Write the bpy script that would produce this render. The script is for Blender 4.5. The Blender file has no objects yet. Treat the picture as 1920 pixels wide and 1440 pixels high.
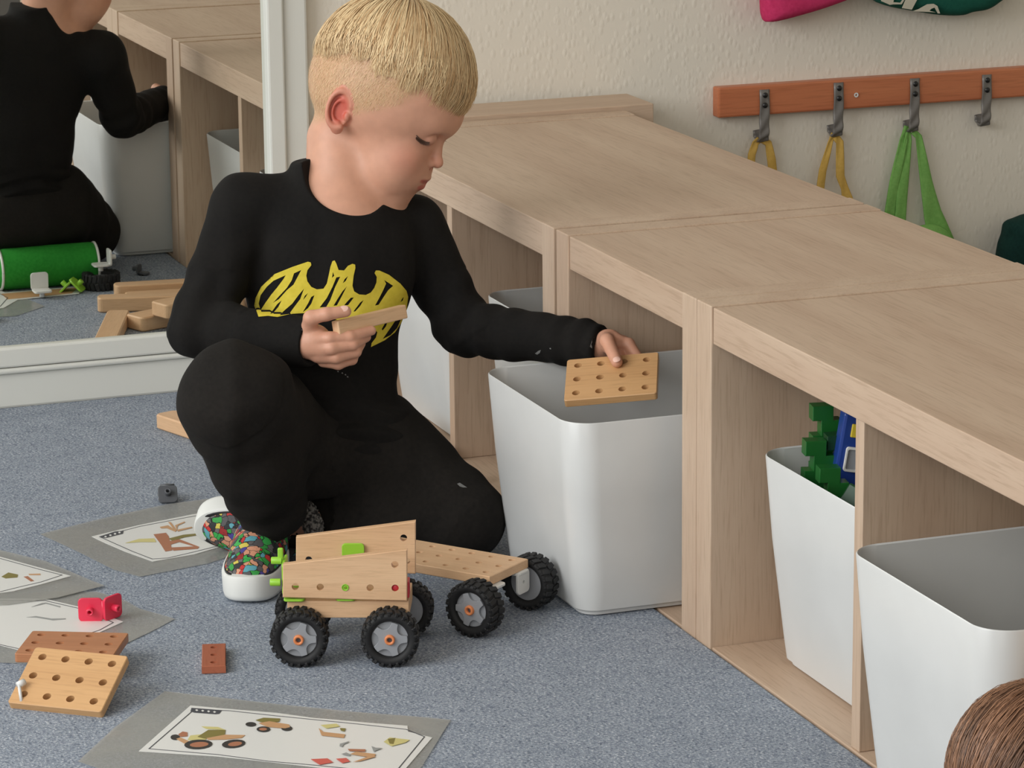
import bpy, bmesh, math, random
import numpy as np
from mathutils import Vector, Matrix, Euler
from mathutils.geometry import delaunay_2d_cdt
random.seed(7); np.random.seed(7)
SC = bpy.context.scene
COL = SC.collection
PI = math.pi

# ------------------------------------------------------------------ camera, world, light, exposure
CF = 6323.2
CAMP = np.array([-1.371, -4.466, 1.127])
YAW, PITCH, ROLL = 0.3511, 0.2399, -0.0100
_f = np.array([math.sin(YAW)*math.cos(PITCH), math.cos(YAW)*math.cos(PITCH), -math.sin(PITCH)])
_r = np.cross(_f, [0, 0, 1]); _r /= np.linalg.norm(_r); _u = np.cross(_r, _f)
CR = _r*math.cos(ROLL) + _u*math.sin(ROLL)
CU = -_r*math.sin(ROLL) + _u*math.cos(ROLL)
CFW = _f
cam = bpy.data.cameras.new('camera'); co = bpy.data.objects.new('camera', cam); COL.objects.link(co)
cam.sensor_width = 36; cam.lens = CF*36/1920; cam.clip_start = 0.05
M = Matrix(((CR[0], CU[0], -CFW[0], CAMP[0]), (CR[1], CU[1], -CFW[1], CAMP[1]), (CR[2], CU[2], -CFW[2], CAMP[2]), (0, 0, 0, 1)))
co.matrix_world = M
SC.camera = co

w = bpy.data.worlds.new('world'); SC.world = w; w.use_nodes = True
w.node_tree.nodes['Background'].inputs[0].default_value = (1.0, 0.95, 0.88, 1)
w.node_tree.nodes['Background'].inputs[1].default_value = 0.38
def area(name, loc, target, sx, sy, power, col):
    l = bpy.data.lights.new(name, 'AREA'); l.shape = 'RECTANGLE'; l.size = sx; l.size_y = sy; l.energy = power; l.color = col
    o = bpy.data.objects.new(name, l); COL.objects.link(o); o.location = loc
    o.rotation_euler = (Vector(target)-Vector(loc)).to_track_quat('-Z', 'Y').to_euler()
    return o
area('window_daylight', (-2.85, -1.9, 1.5), (0, -1.2, 0.3), 2.2, 1.5, 76, (0.96, 0.98, 1.0))
area('window_daylight_rear', (-2.4, -5.2, 1.9), (0, -0.8, 0.2), 1.8, 1.3, 30, (1.0, 0.98, 0.94))
SC.view_settings.view_transform = 'Standard'
SC.view_settings.look = 'None'
SC.view_settings.gamma = 1.0
SC.view_settings.use_curve_mapping = False
SC.view_settings.exposure = -0.08

# ------------------------------------------------------------------ where a point of the room is (pixel measured in the photo -> point on a plane of the room)
def _ray(x, y): return CFW + CR*(x-960)/CF - CU*(y-720)/CF
def onz(x, y, z=0.0): d = _ray(x, y); return CAMP + d*(z-CAMP[2])/d[2]
def ony(x, y, Y=0.0): d = _ray(x, y); return CAMP + d*(Y-CAMP[1])/d[1]
def px(x, y, depth): return CAMP + _ray(x, y)*depth
def lin(c): return tuple(((v/255)/12.92 if v/255 <= 0.04045 else ((v/255+0.055)/1.055)**2.4) for v in c)

# ------------------------------------------------------------------ materials
class NT:
    def __init__(s, name):
        s.m = bpy.data.materials.new(name); s.m.use_nodes = True; s.t = s.m.node_tree
        s.b = s.t.nodes['Principled BSDF']
    def n(s, typ, **kw):
        nd = s.t.nodes.new(typ)
        for k, v in kw.items():
            if k in nd.inputs.keys(): 
                nd.inputs[k].default_value = v
            else: setattr(nd, k, v)
        return nd
    def l(s, a, b): s.t.links.new(a, b)
    def obj(s, scale=(1, 1, 1)):
        tc = s.n('ShaderNodeTexCoord'); mp = s.n('ShaderNodeMapping'); mp.inputs['Scale'].default_value = scale
        s.l(tc.outputs['Object'], mp.inputs[0]); return mp.outputs[0]
    def ramp(s, fac, stops):
        r = s.n('ShaderNodeValToRGB'); e = r.color_ramp.elements
        while len(e) < len(stops): e.new(0.5)
        for i, (p, c) in enumerate(stops): e[i].position = p; e[i].color = (*c, 1) if len(c) == 3 else c
        s.l(fac, r.inputs[0]); return r.outputs[0]
    def bump(s, h, strength, dist=0.001):
        b = s.n('ShaderNodeBump'); b.inputs['Strength'].default_value = strength; b.inputs['Distance'].default_value = dist
        s.l(h, b.inputs['Height']); s.l(b.outputs[0], s.b.inputs['Normal'])

def plain(name, rgb, rough=0.5, **kw):
    t = NT(name); t.b.inputs['Base Color'].default_value = (*lin(rgb), 1); t.b.inputs['Roughness'].default_value = rough
    for k, v in kw.items(): t.b.inputs[k.replace('_', ' ')].default_value = v
    return t.m

def wood(name, c1, c2, axis, cell=16, rough=0.5, fine=1.0, pores=0.35):
    """grain runs along axis"""
    t = NT(name)
    sc = [cell, cell, cell]; sc[axis] = cell*0.07
    n1 = t.n('ShaderNodeTexNoise', Scale=1.0, Detail=6.0, Roughness=0.62); t.l(t.obj(sc), n1.inputs['Vector'])
    sc2 = [cell*22*fine]*3; sc2[axis] = cell*1.1*fine
    n2 = t.n('ShaderNodeTexNoise', Scale=1.0, Detail=3.0, Roughness=0.6); t.l(t.obj(sc2), n2.inputs['Vector'])
    base = t.ramp(n1.outputs[0], [(0.3, lin(c2)), (0.7, lin(c1))])
    dark = t.ramp(n2.outputs[0], [(0.34, (0.62, 0.56, 0.5)), (0.5, (1, 1, 1))])
    mx = t.n('ShaderNodeMixRGB', blend_type='MULTIPLY'); mx.inputs[0].default_value = pores
    t.l(base, mx.inputs[1]); t.l(dark, mx.inputs[2]); t.l(mx.outputs[0], t.b.inputs['Base Color'])
    t.b.inputs['Roughness'].default_value = rough
    t.bump(n2.outputs[0], 0.12, 0.0006)
    return t.m

OAK1, OAK2 = (206, 182, 158), (188, 160, 136)
oak_x = wood('oak_grain_across', OAK1, OAK2, 0)
oak_y = wood('oak_grain_along', OAK1, OAK2, 1)
oak_z = wood('oak_grain_upright', OAK1, OAK2, 2)
beech = {a: wood('beech_'+'xyz'[a], (228, 190, 150), (212, 170, 130), a, cell=40, fine=1.0, pores=0.3, rough=0.45) for a in (0, 1, 2)}
birch_plate = wood('varnished_plywood', (214, 170, 120), (198, 152, 104), 0, cell=22, pores=0.3, rough=0.4)
brown_plate = wood('brown_plywood', (190, 132, 92), (170, 112, 76), 0, cell=22, pores=0.3, rough=0.45)
ply_edge = wood('plywood_edge', (196, 148, 96), (160, 112, 70), 0, cell=60, pores=0.6, rough=0.6)
redwood = wood('red_stained_block', (178, 104, 74), (158, 86, 60), 1, cell=40, pores=0.3)
rail_wood = wood('reddish_pine', (206, 128, 86), (182, 104, 68), 0, cell=14, pores=0.35, rough=0.4)

def m_carpet():
    t = NT('grey_blue_felt_carpet')
    a = t.n('ShaderNodeTexNoise', Scale=340.0, Detail=3.0, Roughness=0.75); t.l(t.obj(), a.inputs['Vector'])
    b = t.n('ShaderNodeTexNoise', Scale=26.0, Detail=4.0, Roughness=0.6); t.l(t.obj(), b.inputs['Vector'])
    c = t.n('ShaderNodeTexNoise', Scale=190.0, Detail=2.0, Roughness=0.6); t.l(t.obj((1, 0.45, 1)), c.inputs['Vector'])
    col = t.ramp(a.outputs[0], [(0.30, lin((66, 76, 94))), (0.45, lin((142, 151, 164))), (0.56, lin((160, 168, 179))), (0.70, lin((232, 234, 236)))])
    fl = t.ramp(c.outputs[0], [(0.3, (0.62, 0.64, 0.7)), (0.47, (1, 1, 1)), (0.7, (1.12, 1.12, 1.12))])
    lg = t.ramp(b.outputs[0], [(0.3, (0.86, 0.87, 0.88)), (0.7, (1.06, 1.05, 1.04))])
    m1 = t.n('ShaderNodeMixRGB', blend_type='MULTIPLY'); m1.inputs[0].default_value = 0.8
    m2 = t.n('ShaderNodeMixRGB', blend_type='MULTIPLY'); m2.inputs[0].default_value = 1.0
    t.l(col, m1.inputs[1]); t.l(fl, m1.inputs[2]); t.l(m1.outputs[0], m2.inputs[1]); t.l(lg, m2.inputs[2])
    t.l(m2.outputs[0], t.b.inputs['Base Color']); t.b.inputs['Roughness'].default_value = 0.95
    t.b.inputs['Specular IOR Level'].default_value = 0.1
    t.bump(a.outputs[0], 0.6, 0.003)
    return t.m
def m_wall():
    t = NT('woodchip_wallpaper')
    a = t.n('ShaderNodeTexNoise', Scale=75.0, Detail=4.0, Roughness=0.6); t.l(t.obj(), a.inputs['Vector'])
    v = t.n('ShaderNodeTexVoronoi', Scale=120.0); t.l(t.obj((1, 1, 0.6)), v.inputs['Vector'])
    mm = t.n('ShaderNodeMath', operation='MULTIPLY'); t.l(a.outputs[0], mm.inputs[0])
    r = t.ramp(v.outputs[0], [(0.0, (1, 1, 1)), (0.5, (0, 0, 0))]); t.l(r, mm.inputs[1])
    t.b.inputs['Base Color'].default_value = (*lin((232, 225, 211)), 1); t.b.inputs['Roughness'].default_value = 0.85
    t.bump(mm.outputs[0], 0.22, 0.005)
    return t.m
carpet_m, wall_m = m_carpet(), m_wall()
paint_white = plain('white_gloss_paint', (222, 222, 214), 0.4)
def m_bin():
    t = NT('white_plastic'); a = t.n('ShaderNodeTexNoise', Scale=9.0, Detail=3.0); t.l(t.obj(), a.inputs['Vector'])
    t.l(t.ramp(a.outputs[0], [(0.3, lin((210, 211, 209))), (0.7, lin((218, 219, 217)))]), t.b.inputs['Base Color'])
    t.b.inputs['Roughness'].default_value = 0.32
    return t.m
bin_m = m_bin()
glass_mirror = plain('mirror_glass', (240, 241, 236), 0.012, Metallic=1.0)
black_rubber = plain('black_rubber', (24, 24, 25), 0.65)
grey_plastic = plain('grey_plastic', (152, 154, 158), 0.4)
dkgrey_plastic = plain('dark_grey_plastic', (84, 86, 90), 0.4)
orange_plastic = plain('orange_plastic', (226, 138, 86), 0.4)
lime_plastic = plain('lime_plastic', (150, 205, 60), 0.35)
red_plastic = plain('red_plastic', (204, 54, 66), 0.35)
pink_plastic = plain('pinkish_red_plastic', (226, 52, 82), 0.35)
white_plastic2 = plain('white_connector_plastic', (226, 226, 222), 0.35)
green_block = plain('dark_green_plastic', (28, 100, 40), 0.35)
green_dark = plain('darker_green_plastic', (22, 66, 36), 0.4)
blue_block = plain('blue_plastic', (30, 62, 140), 0.35)
yellow_block = plain('yellow_plastic', (222, 196, 60), 0.4)
hook_metal = plain('grey_metal', (128, 124, 120), 0.45, Metallic=0.35)
screw_black = plain('black_screw', (26, 25, 25), 0.4)
def fabric(name, c1, c2, sc=220, rough=0.9, bump=0.25):
    t = NT(name); a = t.n('ShaderNodeTexNoise', Scale=float(sc), Detail=3.0); t.l(t.obj(), a.inputs['Vector'])
    b = t.n('ShaderNodeTexNoise', Scale=14.0, Detail=3.0); t.l(t.obj(), b.inputs['Vector'])
    mx = t.n('ShaderNodeMath', operation='MULTIPLY_ADD'); t.l(a.outputs[0], mx.inputs[0]); mx.inputs[1].default_value = 0.5
    mh = t.n('ShaderNodeMath', operation='MULTIPLY'); t.l(b.outputs[0], mh.inputs[0]); mh.inputs[1].default_value = 0.5; t.l(mh.outputs[0], mx.inputs[2])
    t.l(t.ramp(mx.outputs[0], [(0.35, lin(c1)), (0.65, lin(c2))]), t.b.inputs['Base Color'])
    t.b.inputs['Roughness'].default_value = rough; t.b.inputs['Specular IOR Level'].default_value = 0.2
    t.bump(a.outputs[0], bump, 0.0008)
    return t.m
black_knit = fabric('black_sweater_knit', (19, 18, 17), (27, 25, 23))
black_jersey = fabric('black_jersey', (24, 22, 20), (34, 31, 28))
yellow_cloth = fabric('yellow_cotton', (208, 168, 84), (222, 184, 100))
green_cloth = fabric('green_cotton', (118, 172, 88), (138, 190, 104))
green_cushion_m = fabric('green_cushion_cloth', (38, 128, 44), (50, 148, 54))
pink_cloth = fabric('pink_cloth', (188, 46, 92), (206, 60, 108))
teal_cloth = fabric('teal_cloth', (22, 78, 66), (30, 92, 76))
teal_dark = fabric('dark_teal_cloth', (16, 46, 42), (24, 60, 54))
white_print = plain('white_print', (196, 190, 172), 0.7)
card_white = plain('white_card', (226, 226, 222), 0.35)
ink = plain('dark_print', (70, 72, 78), 0.5)
def m_film():
    t = NT('laminating_film'); t.b.inputs['Base Color'].default_value = (*lin((184, 184, 178)), 1)
    t.b.inputs['Roughness'].default_value = 0.22; t.b.inputs['Specular IOR Level'].default_value = 0.6
    a = t.n('ShaderNodeTexNoise', Scale=10.0, Detail=3.0, Distortion=1.0); t.l(t.obj(), a.inputs['Vector'])
    t.l(t.ramp(a.outputs[0], [(0.3, (0.34,)*3), (0.7, (0.56,)*3)]), t.b.inputs['Alpha'])
    return t.m
film_m = m_film()

# ------------------------------------------------------------------ object helpers
def finish(o, label=None, cat=None, group=None, kind=None):
    if label: o['label'] = label
    if cat: o['category'] = cat
    if group: o['group'] = group
    if kind: o['kind'] = kind
    return o
def empty(name, loc, label=None, cat=None, group=None, rot=(0, 0, 0)):
    o = bpy.data.objects.new(name, None); COL.objects.link(o); o.location = loc; o.rotation_euler = rot
    o.empty_display_size = 0.02
    bpy.context.view_layer.update()
    return finish(o, label, cat, group)
def link(name, me, mat, parent=None, loc=None, rot=None, world=False, smooth=False, label=None, cat=None, group=None, kind=None):
    """world=True: the mesh is in room coordinates; keep it there under its parent"""
    o = bpy.data.objects.new(name, me); COL.objects.link(o)
    if mat:
        me.materials.clear()
        for m in (mat if isinstance(mat, (list, tuple)) else [mat]): me.materials.append(m)
    if loc is not None: o.location = loc
    if rot is not None: o.rotation_euler = rot
    if parent:
        o.parent = parent
        if world:
            bpy.context.view_layer.update(); o.matrix_parent_inverse = parent.matrix_world.inverted()
    if smooth:
        for p in me.polygons: p.use_smooth = True
    return finish(o, label, cat, group, kind)
def mesh(name, v, f, smooth=False):
    me = bpy.data.meshes.new(name); me.from_pydata([tuple(map(float, a)) for a in v], [], [tuple(map(int, a)) for a in f]); me.validate(); me.update()
    if smooth:
        me.polygons.foreach_set('use_smooth', [True]*len(me.polygons))
    return me
def bm_mesh(bm, name='m'):
    bmesh.ops.recalc_face_normals(bm, faces=bm.faces)
    me = bpy.data.meshes.new(name); bm.to_mesh(me); bm.free(); return me
def box_bm(bm, c, s, bev=0.0, rot=None, seg=2):
    r = bmesh.ops.create_cube(bm, size=1.0)
    vs = r['verts']
    mat = Matrix.Translation(Vector(c)) @ (Matrix(rot).to_4x4() if rot is not None else Matrix.Identity(4)) @ Matrix.Diagonal((*s, 1))
    bmesh.ops.transform(bm, matrix=mat, verts=vs)
    if bev > 0:
        ed = list({e for v in vs for e in v.link_edges})
        bmesh.ops.bevel(bm, geom=ed, offset=bev, segments=seg, affect='EDGES', profile=0.5)
    return bm
def box(c, s, bev=0.0, rot=None):
    return bm_mesh(box_bm(bmesh.new(), c, s, bev, rot))
def poly_area(p):
    return 0.5*sum(p[i][0]*p[(i+1) % len(p)][1]-p[(i+1) % len(p)][0]*p[i][1] for i in range(len(p)))
def offset_poly(p, d):
    n = len(p); out = []
    for i in range(n):
        a, b, c = np.array(p[i-1], float), np.array(p[i], float), np.array(p[(i+1) % n], float)
        e1 = b-a; e2 = c-b
        n1 = np.array([-e1[1], e1[0]])/(np.linalg.norm(e1)+1e-12); n2 = np.array([-e2[1], e2[0]])/(np.linalg.norm(e2)+1e-12)
        nn = n1+n2; nn /= max(1e-9, nn @ nn/2)
        out.append(tuple(b+nn*d))
    return out
def in_poly(pt, poly):
    x, y = pt; c = False; n = len(poly); j = n-1
    for i in range(n):
        xi, yi = poly[i]; xj, yj = poly[j]
        if (yi > y) != (yj > y) and x < (xj-xi)*(y-yi)/(yj-yi)+xi: c = not c
        j = i
    return c
def circle(cx, cy, r, n=20): return [(cx+r*math.cos(2*PI*i/n), cy+r*math.sin(2*PI*i/n)) for i in range(n)]
def rrect(w, h, r, n=5, cx=0, cy=0):
    out = []
    for (sx, sy, a0) in ((1, 1, 0), (-1, 1, 90), (-1, -1, 180), (1, -1, 270)):
        for i in range(n+1):
            a = math.radians(a0+90*i/n); out.append((cx+sx*(w/2-r)+r*math.cos(a), cy+sy*(h/2-r)+r*math.sin(a)))
    return out
def slab(outline, holes=(), t=0.01, ch=0.0006):
    """flat board in XY, from z=0 to z=t, with through holes and softened arrises"""
    if poly_area(outline) < 0: outline = outline[::-1]
    holes = [h if poly_area(h) > 0 else h[::-1] for h in holes]
    V, F = [], []
    def ring(poly, z): s = len(V); V.extend((x, y, z) for x, y in poly); return list(range(s, s+len(poly)))
    ins = offset_poly(outline, ch)
    levels = [(ins, 0), (outline, ch), (outline, t-ch), (ins, t)] if ch > 0 else [(outline, 0), (outline, t)]
    R = [ring(p, z) for p, z in levels]
    for a, b in zip(R, R[1:]):
        for i in range(len(a)): j = (i+1) % len(a); F.append((a[i], a[j], b[j], b[i]))
    HR = []
    for h in holes:
        a = ring(h, 0); b = ring(h, t); HR.append((a, b))
        for i in range(len(a)): j = (i+1) % len(a); F.append((a[j], a[i], b[i], b[j]))
    pts = list(levels[0][0]); loops = [list(range(len(pts)))]
    for h in holes: s = len(pts); pts += list(h); loops.append(list(range(s, s+len(h))))
    vv, ee, ff, ov, oe, of = delaunay_2d_cdt([Vector(p) for p in pts], [], loops, 0, 1e-7)
    top = R[-1] + [i for a, b in HR for i in b]; bot = R[0] + [i for a, b in HR for i in a]
    for f in ff:
        c = (sum(vv[i].x for i in f)/3, sum(vv[i].y for i in f)/3)
        if not in_poly(c, pts[:len(levels[0][0])]) or any(in_poly(c, h) for h in holes): continue
        ids = [ov[i][0] for i in f]
        F.append(tuple(top[i] for i in ids)); F.append(tuple(bot[i] for i in reversed(ids)))
    return mesh('slab', V, F)
def lathe(profile, n=48, axis='z'):
    V, F = [], []
    for k in range(n):
        a = 2*PI*k/n
        for r, z in profile: V.append((r*math.cos(a), r*math.sin(a), z))
    m = len(profile)
    for k in range(n):
        for i in range(m-1):
            a, b = k*m+i, ((k+1) % n)*m+i
            F.append((a, b, b+1, a+1))
    return V, F
def tube(pts, rad, n=8, cap=True):
    pts = [Vector(p) for p in pts]; V, F = [], []
    up = Vector((0.13, 0.31, 0.94))
    for i, p in enumerate(pts):
        d = (pts[min(i+1, len(pts)-1)]-pts[max(i-1, 0)]).normalized()
        x = d.cross(up).normalized(); y = x.cross(d)
        r = rad[i] if isinstance(rad, (list, tuple)) else rad
        for k in range(n): a = 2*PI*k/n; V.append(p+(x*math.cos(a)+y*math.sin(a))*r)
    for i in range(len(pts)-1):
        for k in range(n): a = i*n+k; b = i*n+(k+1) % n; F.append((a, b, b+n, a+n))
    if cap: F.append(tuple(range(n))[::-1]); F.append(tuple(range((len(pts)-1)*n, len(pts)*n)))
    return mesh('tube', V, F, smooth=True)
def ribbon(pts, width, thick, wdir):
    """strap: pts centreline, width along wdir (list or one), thickness across"""
    pts = [np.array(p, float) for p in pts]; V, F = [], []
    for i, p in enumerate(pts):
        d = pts[min(i+1, len(pts)-1)]-pts[max(i-1, 0)]; d /= np.linalg.norm(d)
        w_ = np.array(wdir[i] if isinstance(wdir[0], (list, tuple, np.ndarray)) else wdir, float); w_ -= d*(w_ @ d); w_ /= np.linalg.norm(w_)
        nrm = np.cross(d, w_); wd = width[i] if isinstance(width, (list, tuple)) else width
        m = 6
        for k in range(m+1): s = -1+2*k/m; V.append(p+w_*wd/2*s+nrm*(thick/2+0.0012*math.cos(s*2.6+i)))
        for k in range(m, -1, -1): s = -1+2*k/m; V.append(p+w_*wd/2*s-nrm*(thick/2-0.0012*math.cos(s*2.6+i)))
    c = 14
    for i in range(len(pts)-1):
        for k in range(c): a = i*c+k; b = i*c+(k+1) % c; F.append((a, b, b+c, a+c))
    F.append(tuple(range(c))[::-1]); F.append(tuple(range((len(pts)-1)*c, len(pts)*c)))
    return mesh('strap', V, F, smooth=True)
def copy_tree(o, parent=None):
    c = o.copy(); COL.objects.link(c)
    if parent: c.parent = parent
    for ch in [x for x in ALL_CH.get(o.name, [])]: copy_tree(ch, c)
    return c
ALL_CH = {}
def index_children():
    ALL_CH.clear()
    for x in bpy.data.objects:
        if x.parent: ALL_CH.setdefault(x.parent.name, []).append(x)

# ------------------------------------------------------------------ the room
link('floor', box((0.4, -2.6, -0.06), (7.2, 6.2, 0.04)), plain('grey_subfloor', (92, 88, 84), 0.8), kind='structure')
bm = bmesh.new(); box_bm(bm, (-1.545, -2.62, -0.02), (3.09, 5.24, 0.04), 0.004)
carpet = link('carpet', bm_mesh(bm), carpet_m, label='grey-blue felt carpet covering the floor in front of the shelves', cat='carpet')
# back wall with the recess of the mirror left out (the mirror stands in front of it)
link('wall_back', box((0.4, 0.065, 1.25), (7.2, 0.10, 2.62)), wall_m, kind='structure')
bm = bmesh.new()
for y0, y1, z0, z1 in ((-5.7, 0.115, -0.08, 0.7), (-5.7, 0.115, 2.3, 2.6), (-5.7, -3.1, 0.7, 2.3), (-0.7, 0.115, 0.7, 2.3)):
    box_bm(bm, (-3.15, (y0+y1)/2, (z0+z1)/2), (0.1, y1-y0, z1-z0))
link('wall_left', bm_mesh(bm), wall_m, kind='structure')
link('light_block_wall_right', box((2.0, -2.8, 1.26), (0.1, 5.63, 2.64)), wall_m, kind='structure')  # unseen wall, added to keep ambient light off the right side
link('ceiling', box((0.4, -2.8, 2.65), (7.2, 5.8, 0.1)), plain('ceiling_white', (228, 224, 216), 0.9), kind='structure')
# window in the left wall: frame and panes
bm = bmesh.new()
for c, s in (((-3.12, -1.9, 0.74), (0.06, 2.4, 0.08)), ((-3.12, -1.9, 2.26), (0.06, 2.4, 0.08)), ((-3.12, -3.06, 1.5), (0.06, 0.08, 1.44)), ((-3.12, -0.74, 1.5), (0.06, 0.08, 1.44)), ((-3.12, -1.9, 1.5), (0.06, 0.08, 1.44))):
    box_bm(bm, c, s, 0.004)
link('window_1', bm_mesh(bm), paint_white, kind='structure')

# ------------------------------------------------------------------ white skirting and framed mirror
bm = bmesh.new(); box_bm(bm, (-1.55, 0.006, 0.024), (2.96, 0.014, 0.052), 0.004)
box_bm(bm, (-1.55, 0.002, 0.052), (2.96, 0.020, 0.008), 0.003)
link('baseboard_back', bm_mesh(bm), paint_white, kind='structure')
mir = empty('wall_mirror', (-0.8, 0.0, 0.056), 'large white-framed mirror on the wall behind the boy, showing his back', 'mirror')
link('mirror_glass', box((-0.82, 0.005, 0.83), (1.46, 0.006, 1.52)), glass_mirror, mir, world=True)
bm = bmesh.new()
GX = -0.094   # right edge of the glass
box_bm(bm, (-0.8, -0.001, 0.071), (1.53, 0.014, 0.028), 0.003)
box_bm(bm, (-0.8, 0.004, 1.6), (1.53, 0.018, 0.05), 0.003)
box_bm(bm, (GX+0.012, -0.004, 0.84), (0.024, 0.022, 1.52), 0.003)
box_bm(bm, (GX+0.042, 0.002, 0.84), (0.036, 0.020, 1.52), 0.004)
box_bm(bm, (-1.57, 0.002, 0.84), (0.05, 0.020, 1.52), 0.004)
link('mirror_frame', bm_mesh(bm), paint_white, mir, world=True)

# ------------------------------------------------------------------ shelf units, pushed end to end, at right angles to the wall
H = 0.37; T = 0.039; B = 0.334; DV = 0.018; DEP = 0.40; G = 0.112
def shelf_unit(y_far, bays, label):
    """y_far: its end nearest the wall (negative y); stretches towards the camera"""
    L = 2*T + bays*B + (bays-1)*DV
    root = empty('shelf_unit', (0, y_far-L/2, -0.038), label, 'shelf', 'low oak shelf units')
    zb = -0.038
    link('side_panel', box((DEP/2, y_far-T/2, (H+zb)/2+0.0007), (DEP, T-0.001, H-zb+0.0015), 0.0012), oak_z, root, world=True)
    link('side_panel', box((DEP/2, y_far-L+T/2, (H+zb)/2+0.0007), (DEP, T-0.001, H-zb+0.0015), 0.0012), oak_z, root, world=True)
    link('top_panel', box((DEP/2+0.001, y_far-L/2, H-T/2), (DEP-0.002, L-2*T, T), 0.001), oak_y, root, world=True)
    link('bottom_panel', box((DEP/2+0.001, y_far-L/2, zb/2), (DEP-0.002, L-2*T, -zb), 0.001), oak_y, root, world=True)
    for i in range(1, bays):
        y = y_far-T-i*B-(i-0.5)*DV
        link('divider', box((DEP/2+0.002, y, (H-T)/2), (DEP-0.004, DV, H-T-0.0005), 0.0008), oak_z, root, world=True)
    return y_far-L
yC1 = -0.1045
yB1 = shelf_unit(yC1, 2, 'low oak shelf unit farthest back, against the wall, behind the boy')
yB1 = -0.8755 if abs(yB1+0.8755) < 0.02 else yB1
yA1 = shelf_unit(yB1-0.0005, 1, 'narrow one-bay oak shelf unit between the two long ones')
shelf_unit(yA1-0.0005, 2, 'nearest low oak shelf unit, at the right, with two bins')
# board standing between the last unit and the wall, a little higher than the tops
link('end_board', box((0.215, -0.052, 0.170), (0.46, 0.100, 0.416), 0.0015), oak_x, label='pale oak board standing between the shelf row and the wall, slightly taller', cat='board')

# ------------------------------------------------------------------ white bins
def make_bin(w=0.285, l=0.385, h=0.224):
    """open box, w along y, l along x, origin at the middle of its bottom"""
    secs = [(0.0, 0.026, 0.020, 0.0), (0.0055, 0.026, 0.020, 0.0), (0.0062, 0.0205, 0.024, 0.0), (0.03, 0.0165, 0.03, 0), (h*0.6, 0.006, 0.033, 0), (h-0.0015, 0.0, 0.034, 0.0)]
    V, F = [], []; n = 10
    def ring(inset, r, z): s = len(V); P = rrect(l-2*inset, w-2*inset, r, n); V.extend((x, y, z) for x, y in P); return list(range(s, s+len(P)))
    R = [ring(i, max(0.004, r), z) for z, i, r, _ in secs]
    th = 0.0028
    R.append(ring(th*0.35, 0.0335, h)); R.append(ring(th, 0.031, h-0.0012)); R.append(ring(th+0.006, 0.03, h*0.6)); R.append(ring(th+0.018, 0.026, 0.012)); R.append(ring(th+0.024, 0.02, 0.008))
    for a, b in zip(R, R[1:]):
        for i in range(len(a)): j = (i+1) % len(a); F.append((a[i], a[j], b[j], b[i]))
    F.append(tuple(R[-1])); F.append(tuple(R[0][::-1]))
    me = mesh('bin', V, F, smooth=True)
    return me
bin_me = make_bin()
def place_bin(x, y, rz, label, first=[True]):
    o = link('storage_bin', bin_me, bin_m, loc=(x, y, 0.0015), rot=(0, 0, rz), label=label, cat='bin', group='white plastic bins in the shelf')
    md = o.modifiers.new('es', 'EDGE_SPLIT'); md.split_angle = math.radians(50)
    return o
place_bin(-0.112+0.1925, -1.0640, 0, 'white bin pulled out beside the boy, his hand reaching into it')
place_bin(0.030+0.1925, -1.5150, 0, 'white bin in the near shelf, filled with green blocks')
place_bin(-0.039+0.1925, -1.8700, 0, 'empty white bin at the right edge, pulled forward in front of the brown-haired child')
place_bin(0.012+0.1925, -0.300, 0, 'white bin in the farthest bay, behind the boy and the wooden planks')
place_bin(0.03+0.1925, -0.672, 0, 'white bin in shadow deep in the bay behind the boy\'s sleeve')

# ------------------------------------------------------------------ green and blue toy pieces in the second bin
def toothed(n, w, tooth, pitch, t):
    """flat bar with square teeth alternating on both sides"""
    P = []
    L = n*pitch
    for i in range(n):
        z0 = i*pitch
        x = w/2+(tooth if i % 2 else 0); P += [(x, z0), (x, z0+pitch)]
    for i in range(n-1, -1, -1):
        z0 = i*pitch
        x = -w/2-(tooth if (i+1) % 2 else 0); P += [(x, z0+pitch), (x, z0)]
    return slab(P, [], t, 0.0006)
def toy_at(name, me, mat, p, eul, label, cat, group=None):
    return link(name, me, mat, loc=tuple(p), rot=eul, label=label, cat=cat, group=group)
gy = -1.50
camyaw = -YAW
gl = 'green toothed blocks in the bin'
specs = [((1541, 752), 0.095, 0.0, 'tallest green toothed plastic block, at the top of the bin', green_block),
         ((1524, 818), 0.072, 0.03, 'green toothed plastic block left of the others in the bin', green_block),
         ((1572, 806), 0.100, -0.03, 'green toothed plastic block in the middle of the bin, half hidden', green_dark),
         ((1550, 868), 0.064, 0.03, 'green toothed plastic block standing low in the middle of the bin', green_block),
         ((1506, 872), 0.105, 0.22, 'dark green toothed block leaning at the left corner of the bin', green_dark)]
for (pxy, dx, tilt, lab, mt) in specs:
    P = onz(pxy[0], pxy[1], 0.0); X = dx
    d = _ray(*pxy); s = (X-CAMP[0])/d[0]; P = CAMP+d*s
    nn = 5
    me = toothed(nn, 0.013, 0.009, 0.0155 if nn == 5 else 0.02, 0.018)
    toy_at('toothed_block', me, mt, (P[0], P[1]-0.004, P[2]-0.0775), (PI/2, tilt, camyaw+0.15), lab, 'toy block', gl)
def at_x(x, y, X): d = _ray(x, y); return CAMP+d*(X-CAMP[0])/d[0]
P = at_x(1563, 952, 0.078)
car = empty('toy_car', P, 'blue plastic toy car with yellow panel standing on end in the green block bin', 'toy car', rot=(0, math.radians(9), camyaw+0.1))
link('body', box((0.008, 0.012, 0.045), (0.026, 0.024, 0.11), 0.003), blue_block, car)
link('bumper', box((0.008, 0.006, -0.004), (0.03, 0.03, 0.012), 0.002), blue_block, car)
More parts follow.
